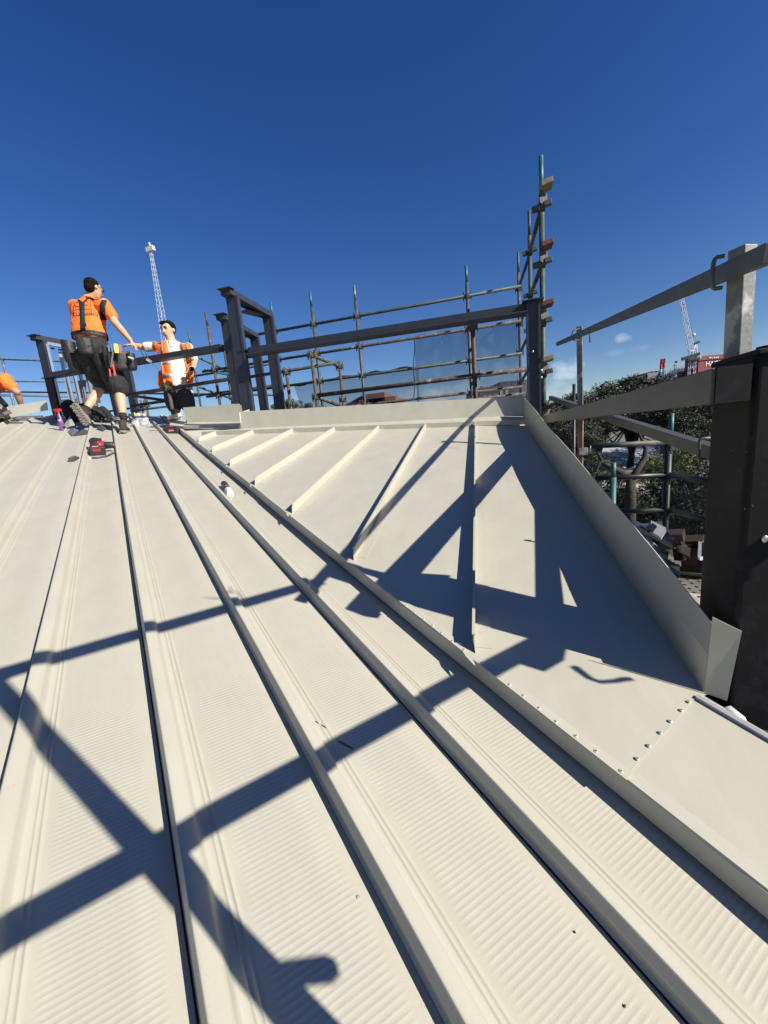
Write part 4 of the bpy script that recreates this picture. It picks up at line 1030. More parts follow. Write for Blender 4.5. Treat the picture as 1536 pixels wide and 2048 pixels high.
# ---- cranes
m_cw = mat('white crane paint', (.52, .54, .58), rough=.5); m_cr = mat('red crane paint', (.5, .03, .03), rough=.5)
def lattice(s, A, B, wa, wb, n, rr, side, up):
    cor = []
    for i in range(n + 1):
        f = i / n; p = A.lerp(B, f); w_ = wa + (wb - wa) * f
        cor.append([p + side * sx * w_ / 2 + up * sy * w_ / 2 for sx, sy in ((-1, -1), (1, -1), (1, 1), (-1, 1))])
    for i in range(n):
        for k in range(4):
            s.tube(cor[i][k], cor[i + 1][k], rr, seg=5)
            k2 = (k + 1) % 4
            a_, b_ = (cor[i][k], cor[i + 1][k2]) if i % 2 else (cor[i][k2], cor[i + 1][k]); s.tube(a_, b_, rr * .6, seg=4)
    return s
def crane(label, base, tip, D, Dtip, wmast, wa, wb, n, m, rr, mast=True, vmast=None):
    A, B = atD(*base, D), atD(*tip, Dtip); t = thing('tower_crane', label, 'crane', V((A.x, A.y, GZ)), 'tower cranes on the skyline')
    d = (B - A).normalized(); side = d.cross(V((0, 1, 0)).normalized()).normalized(); up = side.cross(d)
    lattice(MB(), A, B, wa, wb, n, rr, side, up).build('boom', m, t)
    if mast:
        nm = 12
        lattice(MB(), V((A.x, A.y, GZ)), A - UP * 1.5, wmast, wmast, nm, rr, V((1, 0, 0)), V((0, 1, 0))).build('mast', m, t)
        MB().box(A - UP * 1.0, (wmast * 2.2, wmast * 1.6, 1.6)).build('cab', m_dkw, t)
    return t, A, B
t_, A, B = crane('tall white lattice crane boom rising behind the man in the orange vest', (333, 690), (302, 505), 130, 130, 1.7, 1.75, .6, 18, m_cw, .06)
MB().box(B + V((.0, 0, 1.0)), (2.8, 1.2, 1.4), V((1, 0, .1))).build('boom_head', m_cw, t_)
MB().tube(B + UP * 1.2, B + UP * 3.0, .25).build('beacon', m_cw, t_)
t_, A, B = crane('white luffing crane under the guard rail, with cab and counterweight', (1385, 716), (1362, 592), 290, 290, 3.4, 3.0, 2.0, 26, m_cw, .17)
ctw = atD(1396, 712, 290); MB().box(ctw, (3.2, 3, 5)).build('counterweight', m_cw, t_)
af = MB(); ap = atD(1393, 686, 290)
for q in (atD(1381, 712, 290), atD(1394, 712, 290)): af.tube(q, ap, .35, seg=5)
af.tube(atD(1376, 702, 290), atD(1388, 701, 290), .3, seg=5); af.build('a_frame', m_cw, t_)
MB().box(ap, (3.6, 1.5, 1.6), V((1, 0, .3))).build('sheave_block', m_dkw, t_)
MB().tube(ap, atD(1387, 671, 290), .10, seg=4).build('cable', m_dkw, t_); MB().ball(atD(1387, 670, 290), 1.3).build('pulley', m_cw, t_)
MB().tube(atD(1387, 670, 290), B, .08, seg=4).build('cable', m_dkw, t_)
MB().box(atD(1381, 713, 290), (11, 3, 2.2), V((1, 0, .22))).build('slew_platform', m_dkw, t_)
cr2 = thing('crane_mast', 'short red over white crane mast on the skyline', 'crane', atD(1325, 745, 300), 'tower cranes on the skyline')
lattice(MB(), atD(1323, 760, 300), atD(1324, 738, 300), 2.0, 2.0, 5, .35, V((1, 0, 0)), V((0, 1, 0))).build('lower_mast', m_cw, cr2)
lattice(MB(), atD(1324, 738, 300), atD(1326, 718, 300), 1.8, 1.8, 6, .55, V((1, 0, 0)), V((0, 1, 0))).build('upper_mast', m_cr, cr2)
cr3 = thing('crane_mast', 'thin pale grey mast with dark tip between the buildings', 'crane', atD(1350, 745, 300), 'tower cranes on the skyline')
lattice(MB(), atD(1350, 755, 300), atD(1351, 728, 300), 1.3, 1.3, 6, .22, V((1, 0, 0)), V((0, 1, 0))).build('mast', m_cityl, cr3)
MB().box(atD(1352, 724, 300), (1.6, 1, 1.4)).build('mast_head', m_dkw, cr3)
t_, A, B = crane('slim red topped crane boom just left of the thick galvanised post', (1451, 720), (1457, 585), 310, 310, 1.0, 1.3, 1.3, 22, m_cr, .2)
# ================================================================== people
m_skin = mat('fair skin', (.50, .29, .19), rough=.55, var=.08, scale=10, bump=.0015, bscale=60)  # plain skin tone of the two standing workers
m_skin2 = mat('tanned skin', (.36, .20, .135), rough=.55, var=.08, scale=10, bump=.0015, bscale=60)
m_hair = mat('dark brown hair', (.009, .006, .0045), rough=.95, spec=.1, var=.4, scale=60, bump=.006, bscale=90)
m_hairb = mat('black hair', (.006, .0055, .0055), rough=.9, spec=.1, var=.4, scale=60, bump=.006, bscale=90)
m_orange = mat('hi-vis orange cloth', (.90, .16, .02), rough=.8, var=.07, scale=7, bump=.02, bscale=11)
m_blackc = mat('black work cloth', (.012, .0115, .0115), rough=.85, var=.45, scale=9, bump=.015, bscale=16, col2=(.035, .03, .027), cscale=16, thr=(.58, .72))
m_leather = mat('worn black leather', (.013, .012, .011), rough=.6, var=.4, scale=20, bump=.006, bscale=40)
m_boot = mat('grey brown boot', (.032, .027, .023), rough=.85, var=.4, scale=24, bump=.006, bscale=50)
m_sole = mat('boot sole rubber', (.20, .18, .15), rough=.85, var=.3, scale=24)
m_white_t = mat('white t-shirt cloth', (.50, .48, .46), rough=.85, var=.05, scale=6, bump=.022, bscale=9, col2=(.38, .33, .30), cscale=7, thr=(.55, .75))
m_navy = mat('navy shorts cloth', (.030, .030, .045), rough=.85, var=.25, scale=10, bump=.014, bscale=14)
m_refl = mat('grey reflective tape', (.25, .24, .23), rough=.4)
m_redp = mat('red tool plastic', (.55, .02, .02), rough=.4); m_yel = mat('yellow tool plastic', (.8, .6, .02), rough=.45); m_bluep = mat('blue tool plastic', (.03, .06, .2), rough=.45)
m_eye = mat('dark eye', (.02, .015, .012), rough=.3); m_lip = mat('lips', (.30, .12, .10), rough=.5)
def solid(s, name, m, parent, vox=.011, smooth=4, fold=0.):
    o = s.build(name, m, parent, recalc=True)
    r_ = o.modifiers.new('remesh', 'REMESH'); r_.mode = 'VOXEL'; r_.voxel_size = vox; r_.use_smooth_shade = True
    sm_ = o.modifiers.new('smooth', 'SMOOTH'); sm_.factor = .6; sm_.iterations = smooth
    if fold:
        tx = bpy.data.textures.get('folds') or bpy.data.textures.new('folds', 'CLOUDS'); tx.noise_scale = .11; tx.noise_depth = 2
        dm = o.modifiers.new('folds', 'DISPLACE'); dm.texture = tx; dm.strength = fold; dm.mid_level = .5; dm.texture_coords = 'LOCAL'
    return o
def limb(s, pts, rs, seg=12):
    s.path(pts, rs, seg)
    for p, q in zip(pts, rs): s.ball(p, q * .99, seg=12)
def torso(s, L_):
    """L_: list of (centre, half width vector, half depth scalar, fwd)"""
    s.loft([(p, a.normalized(), f.normalized(), a.length, d) for (p, a, d, f) in L_], 20)
def hand(s, wrist, d, palmn, curl=.5, size=1., thumb_side=1):
    """palm and five bent fingers; d = pointing direction, palmn = palm normal"""
    d = d.normalized(); n = (palmn - palmn.dot(d) * d).normalized(); w_ = d.cross(n).normalized()
    k = size
    s.loft([(wrist, w_, n, .026 * k, .02 * k), (wrist + d * .03 * k, w_, n, .034 * k, .017 * k), (wrist + d * .085 * k, w_, n, .040 * k, .015 * k), (wrist + d * .095 * k, w_, n, .036 * k, .010 * k)], 12)
    for i, (off, ln) in enumerate(((-.030, .066), (-.010, .078), (.010, .074), (.029, .058))):
        p = wrist + (d * .09 + w_ * off) * k; dd = d.copy(); pts = [p]
        for j in range(3):
            dd = (dd + n * curl * .55).normalized(); p = p + dd * ln * k * (.42, .32, .26)[j]; pts.append(p)
        s.path(pts, [.0095 * k, .0092 * k, .0085 * k, .007 * k], 8)
    p = wrist + (d * .03 + w_ * (-.03) * thumb_side) * k
    s.path([p, p + (d * .035 - w_ * .028 * thumb_side + n * .01) * k, p + (d * .065 - w_ * .03 * thumb_side + n * .03) * k], [.013 * k, .011 * k, .008 * k], 8)
def head(s, cen, fwd, up, k=1.):
    """head with jaw, nose, ears; cen = centre of the skull"""
    fwd = fwd.normalized(); up = (up - up.dot(fwd) * fwd).normalized(); sd_ = fwd.cross(up).normalized()
    T = lambda x, y, z: cen + (sd_ * x + fwd * y + up * z) * k
    s.ball(T(0, -.012, .03), .078 * k, .098 * k, .088 * k, sd_, fwd, up, 20)
    s.loft([(T(0, .012, .03), sd_, fwd, .073 * k, .085 * k), (T(0, .022, -.02), sd_, fwd, .069 * k, .076 * k), (T(0, .032, -.065), sd_, fwd, .055 * k, .062 * k), (T(0, .05, -.10), sd_, fwd, .033 * k, .038 * k), (T(0, .056, -.114), sd_, fwd, .02 * k, .022 * k)], 18)
    s.path([T(0, .095, .02), T(0, .108, -.005), T(0, .122, -.024), T(0, .105, -.032)], [.009 * k, .011 * k, .015 * k, .012 * k], 8)
    for x in (-1, 1):
        s.ball(T(x * .078, -.012, -.005), .010 * k, .018 * k, .031 * k, sd_, fwd, up, 10)
        s.path([T(x * .018, .095, .028), T(x * .05, .086, .03)], [.010 * k, .008 * k], 6)
    s.path([T(-.02, .092, -.062), T(.02, .092, -.062)], [.008 * k, .008 * k], 6)
    return T, sd_, fwd, up
def face(T, basis, parent, k=1.):
    sd_, fwd, up = basis
    for x in (-1, 1):
        e = MB(); e.ball(T(x * .032, .088, .010), .014 * k, .008 * k, .008 * k, sd_, fwd, up, 10); e.build('eye', m_eye, parent)
        b_ = MB(); b_.path([T(x * .014, .104, .030), T(x * .032, .102, .036), T(x * .054, .090, .029)], [.0045 * k, .006 * k, .004 * k], 6); b_.build('eyebrow', m_hairb, parent)
    l = MB(); l.path([T(-.022, .097, -.064), T(0, .103, -.062), T(.022, .097, -.064)], [.003 * k, .006 * k, .003 * k], 6); l.build('mouth', m_lip, parent)
def boot(parent, ankle, toe_dir, up, k=1., sole=True, m=None):
    d = toe_dir.normalized(); u = (up - up.dot(d) * d).normalized(); w_ = d.cross(u).normalized()
    s = MB(); P = lambda x, y, z: ankle + (w_ * x + d * y + u * z) * k
    s.loft([(P(0, 0, .055), w_, d, .044 * k, .052 * k), (P(0, -.005, 0), w_, d, .045 * k, .058 * k), (P(0, -.004, -.045), w_, d, .046 * k, .066 * k), (P(0, -.004, -.075), w_, d, .045 * k, .068 * k)], 14)
    s.loft([(P(0, -.055, -.05), w_, u, .036 * k, .030 * k), (P(0, .03, -.045), w_, u, .043 * k, .042 * k), (P(0, .10, -.058), w_, u, .048 * k, .032 * k), (P(0, .165, -.062), w_, u, .046 * k, .028 * k), (P(0, .205, -.067), w_, u, .028 * k, .018 * k)], 14)
    b_ = solid(s, 'boot', m or m_boot, parent, .009, 3)
    so_ = MB(); ring = [(-.036, -.07), (-.02, -.085), (.02, -.085), (.036, -.07), (.040, 0), (.036, .05), (.050, .11), (.048, .17), (.03, .212), (-.03, .212), (-.048, .17), (-.050, .11), (-.036, .05), (-.040, 0)]
    top_ = [P(x, y, -.082) for x, y in ring]
    so_.poly(top_, .024 * k, u)
    for i in range(9):
        yy = -.07 + i * .032
        for x in (-.022, .022): so_.box(P(x + (.004 if i % 2 else -.004), yy, -.109), (.030 * k, .018 * k, .010 * k), (w_ + d * .3), (d - w_ * .3))
    so_.build('sole', m_sole, b_)
    # laces
    l = MB()
    for i in range(4): l.path([P(-.022, .05 + i * .02, -.012 - i * .006), P(.022, .055 + i * .02, -.012 - i * .006)], .0028 * k, 5)
    l.build('laces', m_blackc, b_)
    return b_
from mathutils.bvhtree import BVHTree
_bvh = {}
def surf(target):
    if target.name not in _bvh:
        bpy.context.view_layer.update(); dg = bpy.context.evaluated_depsgraph_get()
        _bvh[target.name] = (BVHTree.FromObject(target, dg), target.matrix_world.copy())
    return _bvh[target.name]
def drop(target, p, off):
    """slide p away from the viewer on to the garment"""
    tr, mw = surf(target); inv = mw.inverted(); d = p.normalized(); o = inv @ (p - d * .6); dd = (inv.to_3x3() @ d).normalized()
    h = tr.ray_cast(o, dd, 1.6)
    if h[0] is None:
        h = tr.find_nearest(inv @ (p + d * .2))
        q = mw @ h[0]; return q + (q - mw @ V((0, 0, 0))).normalized() * off
    return mw @ h[0] - d * off
def ribbon(pts, wvec, w_, m, name, parent, target, off=.006):
    s = MB(); prev = None
    for i, p in enumerate(pts):
        wv = (wvec[i] if isinstance(wvec, list) else wvec).normalized()
        row = [s.bm.verts.new(drop(target, p + wv * w_ * t, off)) for t in (-.5, -.3, -.1, .1, .3, .5)]
        if prev:
            for j in range(5): f = s.bm.faces.new((prev[j], prev[j + 1], row[j + 1], row[j])); f.smooth = True
        prev = row
    o = s.build(name, m, parent)
    so_ = o.modifiers.new('t', 'SOLIDIFY'); so_.thickness = .004; so_.offset = 0
    return o
def sub(pts, n):
    out = []
    for a, b in zip(pts, pts[1:]): out += [a.lerp(b, i / n) for i in range(n)]
    return out + [pts[-1]]
view = lambda p: p.normalized()
# ---------------------------------------------------------------- worker 1: orange shirt, back to the camera
rf = M(251, 866); d0 = -(R.transposed() @ rf).z
A1 = lambda u, v, dd=0.: atD(u, v, d0 + dd)
t1_ = thing('person', 'worker in orange shirt and black tool belt seen from behind, reaching out his right hand', 'person', rf)
vw = V((rf.x, rf.y, 0)).normalized()            # away from the camera
rt_ = vw.cross(UP).normalized()                 # to the right in the picture
f1 = (vw + rt_ * .45).normalized(); s1_ = f1.cross(UP).normalized()
hC = A1(187, 577, .02); nk = A1(178, 594, .03); ch_ = A1(176, 622, .05); wa_ = A1(179, 668, .04); pv = A1(190, 702, .02)
shR_, elR, wrR, haR = A1(209, 607, .0), A1(231, 646, -.03), A1(261, 681, .12), A1(273, 695, .16)
shL_, elL, wrL = A1(148, 609, .08), A1(158, 655, .35), A1(196, 686, .45)
hpR, knR, anR = A1(208, 712, .0), A1(238, 776, .06), A1(247, 836, .0)
hpL, knL, anL = A1(176, 712, .04), A1(205, 770, .22), V((0, 0, 0))
dL = (A1(182, 858, -.06) - A1(150, 814, -.06)).normalized(); uL = (vw * .9 + rt_ * .45 + UP * .15); uL = (uL - uL.dot(dL) * dL).normalized()
anL = A1(152, 813, -.10) + dL * .06 + uL * .09
s = MB()
hf = (rt_ * .8 + vw * .6 - UP * .30).normalized()
T1, *bs1 = head(s, hC, hf, UP + vw * .1 + rt_ * .05, .98)
limb(s, [hC - UP * .03, nk, ch_ + UP * .08], [.058, .062, .07])
for w_, sc_ in ((0, 1),):
    torso(s, [(nk + UP * -.03, s1_ * .07, .06, f1), (ch_ + UP * .07, s1_ * .175, .10, f1), (ch_, s1_ * .18, .12, f1), (wa_, s1_ * .15, .11, f1), (pv, s1_ * .165, .12, f1), (pv - UP * .09, s1_ * .14, .11, f1)])
limb(s, [shR_, shR_.lerp(elR, .5), elR, elR.lerp(wrR, .35), wrR], [.066, .056, .047, .046, .030])
limb(s, [shL_, elL, wrL], [.064, .047, .030])
hand(s, wrR, (haR - wrR), -UP + vw * .2, .7, .95, 1)
hand(s, wrL, V((.8, .3, -.5)), -UP, .6)
limb(s, [hpR, hpR.lerp(knR, .6), knR, knR.lerp(anR, .38), anR], [.105, .082, .06, .063, .038])
limb(s, [hpL, hpL.lerp(knL, .6), knL, knL.lerp(anL, .38), anL], [.105, .082, .06, .064, .038])
body1 = solid(s, 'body', m_skin, t1_, .0085, 3)
# hair (short)
hr = MB(); sd_, fw_, up_ = bs1
hr.ball(T1(0, -.024, .040), .083, .094, .087, sd_, fw_, up_, 20); hr.ball(T1(0, -.05, -.02), .066, .062, .06, sd_, fw_, up_, 16)
solid(hr, 'hair', m_hair, t1_, .007, 1, .016)
gl = MB(); gl.path([T1(.08, -.01, .012), T1(.082, .06, .014), T1(.06, .10, .012), T1(0, .118, .010), T1(-.06, .10, .012)], [.002, .003, .007, .005, .007], 6); gl.build('sunglasses', m_blackc, t1_)
# shirt with sleeves
s = MB()
torso(s, [(nk + UP * -.005, s1_ * .075, .07, f1), (nk - UP * .055, s1_ * .15, .10, f1), (ch_ + UP * .05, s1_ * .205, .125, f1), (ch_ - UP * .05, s1_ * .21, .145, f1), (wa_ + UP * .05, s1_ * .205, .145, f1), (wa_ - UP * .015, s1_ * .215, .15, f1), (wa_ - UP * .07, s1_ * .19, .14, f1)])
limb(s, [shR_.lerp(ch_, .25) + UP * .0, shR_ - UP * .012, shR_.lerp(elR, .35), shR_.lerp(elR, .66)], [.08, .074, .072, .072])
limb(s, [shL_.lerp(ch_, .25), shL_ - UP * .012, shL_.lerp(elL, .35), shL_.lerp(elL, .6)], [.08, .074, .072, .07])
shirt1 = solid(s, 'shirt', m_orange, t1_, .009, 8, .016)
# black collar, side panel, suspenders, print
def P1(u, v, dd=-.25): return A1(u, v, dd)
ribbon(sub([P1(170, 592), P1(180, 588), P1(190, 592)], 5), UP, .022, m_blackc, 'collar', t1_, shirt1, .004)
rb = ribbon(sub([P1(209, 600), P1(205, 612), P1(205, 626), P1(207, 640)], 6), rt_, .060, m_blackc, 'side_panel', t1_, shirt1, .003)
ribbon(sub([P1(183, 588), P1(174, 598), P1(166, 606)], 5), rt_ + UP * .5, .045, m_leather, 'suspender', t1_, shirt1, .008)
ribbon(sub([P1(152, 597), P1(160, 602), P1(166, 607)], 5), UP - rt_ * .4, .045, m_leather, 'suspender', t1_, shirt1, .008)
ribbon(sub([P1(164, 603), P1(165, 625), P1(166, 645), P1(167, 666)], 8), rt_, .056, m_leather, 'suspender_strap', t1_, shirt1, .009)
bk_ = MB(); bp = P1(166, 649, -.17); bk_.box(bp, (.07, .02, .035), rt_, vw); bk_.build('buckle', m_black, t1_, bevel=.004)
def press(o, target, off=.004):
    mw = PW[o.name]; inv = mw.inverted()
    for v in o.data.vertices: v.co = inv @ drop(target, mw @ v.co, off)
upT = (UP + rt_ * -.10).normalized()
tx = text3d('PLUMBING', .056, P1(147, 630.5, -.15), rt_ + UP * .06, upT, m_blackc, 'print', t1_, .0, )
press(tx, shirt1)
lg = MB()
def ring_(cu, cv, ru, rv, w_, a0=0, a1=360, n=26):
    prev = None
    for i in range(n + 1):
        a = rad(a0 + (a1 - a0) * i / n); row = [lg.bm.verts.new(P1(cu + (ru + q) * math.cos(a), cv + (rv + q) * math.sin(a), -.3)) for q in (-w_ / 2, w_ / 2)]
        if prev: lg.bm.faces.new((prev[0], prev[1], row[1], row[0]))
        prev = row
ring_(154, 609, 5.0, 4.2, 1.3, 20, 330); ring_(172, 606, 4.2, 4.0, 1.3, -160, 160)
for (a, b) in (((146, 620), (183, 618)), ((146, 632), (183, 629.5)), ((147, 602), (146, 632)), ((181, 600), (183, 630))):
    p, q = P1(*a, -.3), P1(*b, -.3); n_ = 12; dd_ = (q - p).normalized(); wv = dd_.cross(vw).normalized() * .003; prev = None
    for i in range(n_ + 1):
        x_ = p.lerp(q, i / n_); row = [lg.bm.verts.new(x_ - wv), lg.bm.verts.new(x_ + wv)]
        if prev: lg.bm.faces.new((prev[0], prev[1], row[1], row[0]))
        prev = row
cenL = P1(165, 616, -.3); frL = Matrix((rt_, upT.cross(rt_).cross(rt_) * -1, rt_.cross(UP))).transposed().to_4x4(); frL = Matrix((rt_, UP, -vw)).transposed().to_4x4(); frL.translation = cenL
lo = lg.build('emblem', m_blackc, t1_, frame=frL); press(lo, shirt1)
# shorts
s = MB()
torso(s, [(wa_ - UP * .03, s1_ * .17, .13, f1), (pv, s1_ * .20, .15, f1), (pv - UP * .09, s1_ * .19, .15, f1)])
limb(s, [hpR - UP * .02, hpR.lerp(knR, .5), hpR.lerp(knR, 1.0)], [.14, .14, .125])
limb(s, [hpL - UP * .02 - rt_ * .02, hpL.lerp(knL, .5) - rt_ * .01, hpL.lerp(knL, .98)], [.14, .13, .115])
shorts1 = solid(s, 'shorts', m_blackc, t1_, .010, 5, .03)
# belt and pouches
blt = MB(); n_ = 28; prev = None
for i in range(n_ + 1):
    a = 2 * math.pi * i / n_; o_ = wa_ - UP * .035 + UP * 0 + s1_ * .215 * math.cos(a) + f1 * .165 * math.sin(a) - UP * .02 * math.sin(a)
    row = [blt.bm.verts.new(o_ + UP * .026), blt.bm.verts.new(o_ - UP * .026)]
    if prev: blt.bm.faces.new((prev[0], prev[1], row[1], row[0]))
    prev = row
bo = blt.build('tool_belt', m_leather, t1_); so_ = bo.modifiers.new('t', 'SOLIDIFY'); so_.thickness = .008
def pouch(name, u, v, dd, wu, hv, dep, tilt=0., m=m_leather, bulge=.0):
    p = A1(u, v, dd); kx = 1 / (F / (d0 + dd)); s = MB()
    ax = (rt_ + UP * tilt).normalized(); s.loft([(p + UP * hv * kx / 2, ax, vw, wu * kx / 2 * 1.05, dep / 2), (p + UP * hv * kx * .1, ax, vw, wu * kx / 2 * 1.1, dep / 2 * 1.25), (p - UP * hv * kx * .4, ax, vw, wu * kx / 2 * .98, dep / 2 * 1.1), (p - UP * hv * kx / 2, ax, vw, wu * kx / 2 * .8, dep / 2 * .7)], 4 if False else 16)
    return solid(s, name, m, t1_, .008, 1, .015)
pouch('pouch', 171, 692, -.17, 26, 32, .08, -.15)
pouch('pouch', 140, 705, -.02, 22, 44, .13, -.2)
pouch('pouch', 151, 728, .0, 26, 34, .12, -.3)
pouch('pouch', 242, 722, -.06, 36, 36, .10, .08)
pouch('pouch', 263, 724, -.02, 16, 32, .12, .05)
pouch('tool_holster', 219, 715, -.15, 18, 46, .05, 0)
MB().beam(A1(258, 714, -.12), A1(266, 717, -.12), .03, .018).build('white_roll', m_white, t1_)
for (ua, va, ub, vb, m, w_) in ((231.5, 688, 234, 706, m_yel, .045), (240, 690, 241.5, 706, m_redp, .022), (216, 690, 219, 704, m_bluep, .022), (222, 689, 225, 704, m_bluep, .022),
                              (219, 738, 221, 753, m_redp, .016), (225, 728, 231, 752, m_redp, .020), (217, 705, 222, 735, m_black, .03), (226, 704, 222, 735, m_galvd, .02)):
    MB().beam(A1(ua, va, -.21), A1(ub, vb, -.21), w_, .015, vw).build('tool_handle', m, t1_, bevel=.003)
# strings, socks, boots
ribbon(sub([P1(222, 640, -.2), P1(224, 660, -.2), P1(230, 684, -.18)], 4), rt_, .018, m_leather, 'strap', t1_, shirt1, .006)
s = MB(); limb(s, [anR + (knR - anR).normalized() * .055, anR], [.045, .046]); s.build('sock', m_blackc, t1_)
s = MB(); limb(s, [anL + (knL - anL).normalized() * .07, anL], [.045, .046]); s.build('sock', m_blackc, t1_)
fR = (M(264, 862) - M(247, 868)).normalized()
anRt = M(249, 866) + nM * .115; boot(t1_, anRt, (V((fR.x, fR.y, 0)).normalized() * .8 + vw * .7 + r * 0), nM)
toeL = M(181, 858, .02); heelL = A1(144, 818, -.12)
boot(t1_, anL, dL, uL, 1.12)
# tin snips held out
sn = thing('tin_snips', 'steel tin snips held over the dark beam by the worker in the orange shirt', 'tin snips', A1(285, 712, .1))
s = MB(); s.path([A1(282, 697, .1), A1(286, 692, .1), A1(290, 700, .1), A1(296, 716, .1)], [.006, .008, .008, .010], 8); s.path([A1(281, 701, .12), A1(288, 712, .12), A1(295, 720, .12)], [.006, .008, .009], 8); s.build('handle', m_galvd, sn)
s = MB(); s.box(A1(298, 721, .1), (.07, .012, .035), rt_ - UP * .7, vw); s.build('jaw', m_galv, sn)
s = MB(); s.path([A1(300, 724, .1), A1(316, 738, .1), A1(330, 752, .1)], .002, 5); s.build('wire', m_galvd, sn)
# ---------------------------------------------------------------- worker 2: vest, facing the camera
bp_ = atY(345, 730, 4.97); dB = -(R.transposed() @ bp_).z + .42
A2 = lambda u, v, dd=0.: atD(u, v, dB + dd)
z0 = A2(352, 830)
t2_ = thing('person', 'worker in white t-shirt and open orange vest facing the camera behind the dark beam', 'person', V((z0.x, z0.y, z0.z - .5)))
vw2 = V((z0.x, z0.y, 0)).normalized(); rt2 = vw2.cross(UP).normalized()
f2 = (-vw2 - rt2 * .25).normalized(); s2 = f2.cross(UP).normalized()     # s2 points to his right = picture left
h2 = A2(337, 661); n2_ = A2(342, 680); c2_ = A2(346, 708); w2 = A2(352, 752); p2_ = A2(354, 784)
shA, elA, wrA, haA = A2(311, 692), A2(288, 695, -.05), A2(268, 690, -.10), A2(257, 690, -.12)
shB, elB, wrB = A2(377, 694), A2(389, 722, .02), A2(386, 738, -.12)
kA, kB = A2(352, 826, -.02), A2(381, 822, -.05); aA, aB = A2(356, 880, .0), A2(388, 876, .0)
hA_, hB_ = A2(343, 790), A2(368, 788)
s = MB(); T2, *bs2 = head(s, h2, (-vw2 - rt2 * .75 - UP * .18), UP + rt2 * -.08, 1.12)
limb(s, [h2 - UP * .03 + vw2 * .01, n2_, c2_ + UP * .05], [.060, .066, .07])
torso(s, [(n2_, s2 * .07, .06, f2), (n2_ - UP * .07, s2 * .17, .10, f2), (c2_, s2 * .18, .12, f2), (w2, s2 * .155, .11, f2), (p2_, s2 * .165, .12, f2), (p2_ - UP * .08, s2 * .13, .1, f2)])
limb(s, [shA, elA, elA.lerp(wrA, .4), wrA], [.065, .05, .045, .030]); limb(s, [shB, elB, elB.lerp(wrB, .4), wrB], [.065, .05, .045, .030])
hand(s, wrA, haA - wrA, -UP, .45, 1, -1); hand(s, wrB, V((-.6, -.3, -.5)), -rt2, .9, 1, 1)
limb(s, [hA_, hA_.lerp(kA, .6), kA, kA.lerp(aA, .4), aA], [.105, .088, .062, .062, .04]); limb(s, [hB_, hB_.lerp(kB, .6), kB, kB.lerp(aB, .4), aB], [.105, .088, .062, .062, .04])
solid(s, 'body', m_skin, t2_, .0085, 3)
face(T2, bs2, t2_, 1.12)
hr = MB(); sd_, fw_, up_ = bs2
hr.ball(T2(0, -.030, .045), .094, .112, .101, sd_, fw_, up_, 20); hr.ball(T2(.01, .055, .098), .060, .038, .028, sd_, fw_, up_, 14); hr.ball(T2(0, -.06, .0), .07, .05, .06, sd_, fw_, up_, 14)
hr.ball(T2(-.078, -.01, .045), .018, .045, .04, sd_, fw_, up_, 10); hr.ball(T2(.078, -.01, .045), .018, .045, .04, sd_, fw_, up_, 10); 
solid(hr, 'hair', m_hairb, t2_, .006, 1, .012)
s = MB()
torso(s, [(n2_ - UP * .015, s2 * .085, .075, f2), (n2_ - UP * .06, s2 * .165, .105, f2), (c2_ + UP * .03, s2 * .20, .13, f2), (c2_ - UP * .08, s2 * .195, .14, f2), (w2, s2 * .195, .135, f2), (p2_ - UP * .0 + rt2 * .03, s2 * .205, .145, f2), (p2_ - UP * .035 + rt2 * .04, s2 * .20, .145, f2)])
limb(s, [shA.lerp(c2_, .3), shA - UP * .01, shA.lerp(elA, .45), shA.lerp(elA, .8)], [.085, .074, .073, .072]); limb(s, [shB.lerp(c2_, .3), shB - UP * .01, shB.lerp(elB, .45), shB.lerp(elB, .8)], [.085, .074, .072, .072])
tee = solid(s, 't_shirt', m_white_t, t2_, .009, 8, .018)
Q2 = lambda u, v: A2(u, v, -.3)
for nm, L_, w_ in (('vest_panel', [(319, 682), (322, 700), (325, 725), (328, 750), (334, 784)], .19), ('vest_panel', [(369, 680), (374, 700), (379, 722), (384, 745), (388, 768)], .13)):
    v_ = ribbon(sub([Q2(*a) for a in L_], 7), rt2, w_ * 1.0, m_orange, nm, t2_, tee, .018)
    for (a, b) in (((.46, .52) if w_ > .15 else (.42, .50)), ((.72, .78) if w_ > .15 else (.9, .94))):
        pts_ = sub([Q2(*q) for q in L_], 7); i0, i1 = int(a * len(pts_)), max(int(b * len(pts_)), int(a * len(pts_)) + 2)
        if w_ < .15 and a > .8: continue
        ribbon(pts_[i0:i1 + 1], rt2, w_ * 1.0, m_refl, 'reflective_band', v_, tee, .024)
    ribbon(sub([Q2(L_[0][0] + (3 if w_ > .15 else 1), L_[0][1] - 1), Q2(L_[1][0] + 2, L_[1][1] + 4)], 5), rt2, .022, m_refl, 'reflective_band', v_, tee, .026)
s = MB(); limb(s, [A2(321, 745, .0), A2(322, 766, .02), A2(327, 780, .02)], [.035, .045, .035]); solid(s, 'vest_tail', m_orange, t2_, .01, 3, .03)
s = MB(); limb(s, [A2(382, 742, -.02), A2(383, 754, -.02), A2(382, 764, -.02)], [.03, .032, .02]); solid(s, 'vest_tail', m_orange, t2_, .01, 3, .03)
ribbon(sub([Q2(334, 676), Q2(338, 688), Q2(343, 695), Q2(349, 688), Q2(352, 678)], 4), UP, .006, m_galv, 'neck_chain', t2_, tee, .004)
s = MB(); torso(s, [(w2 - UP * .05, s2 * .17, .125, f2), (p2_, s2 * .19, .14, f2), (p2_ - UP * .08, s2 * .18, .14, f2)])
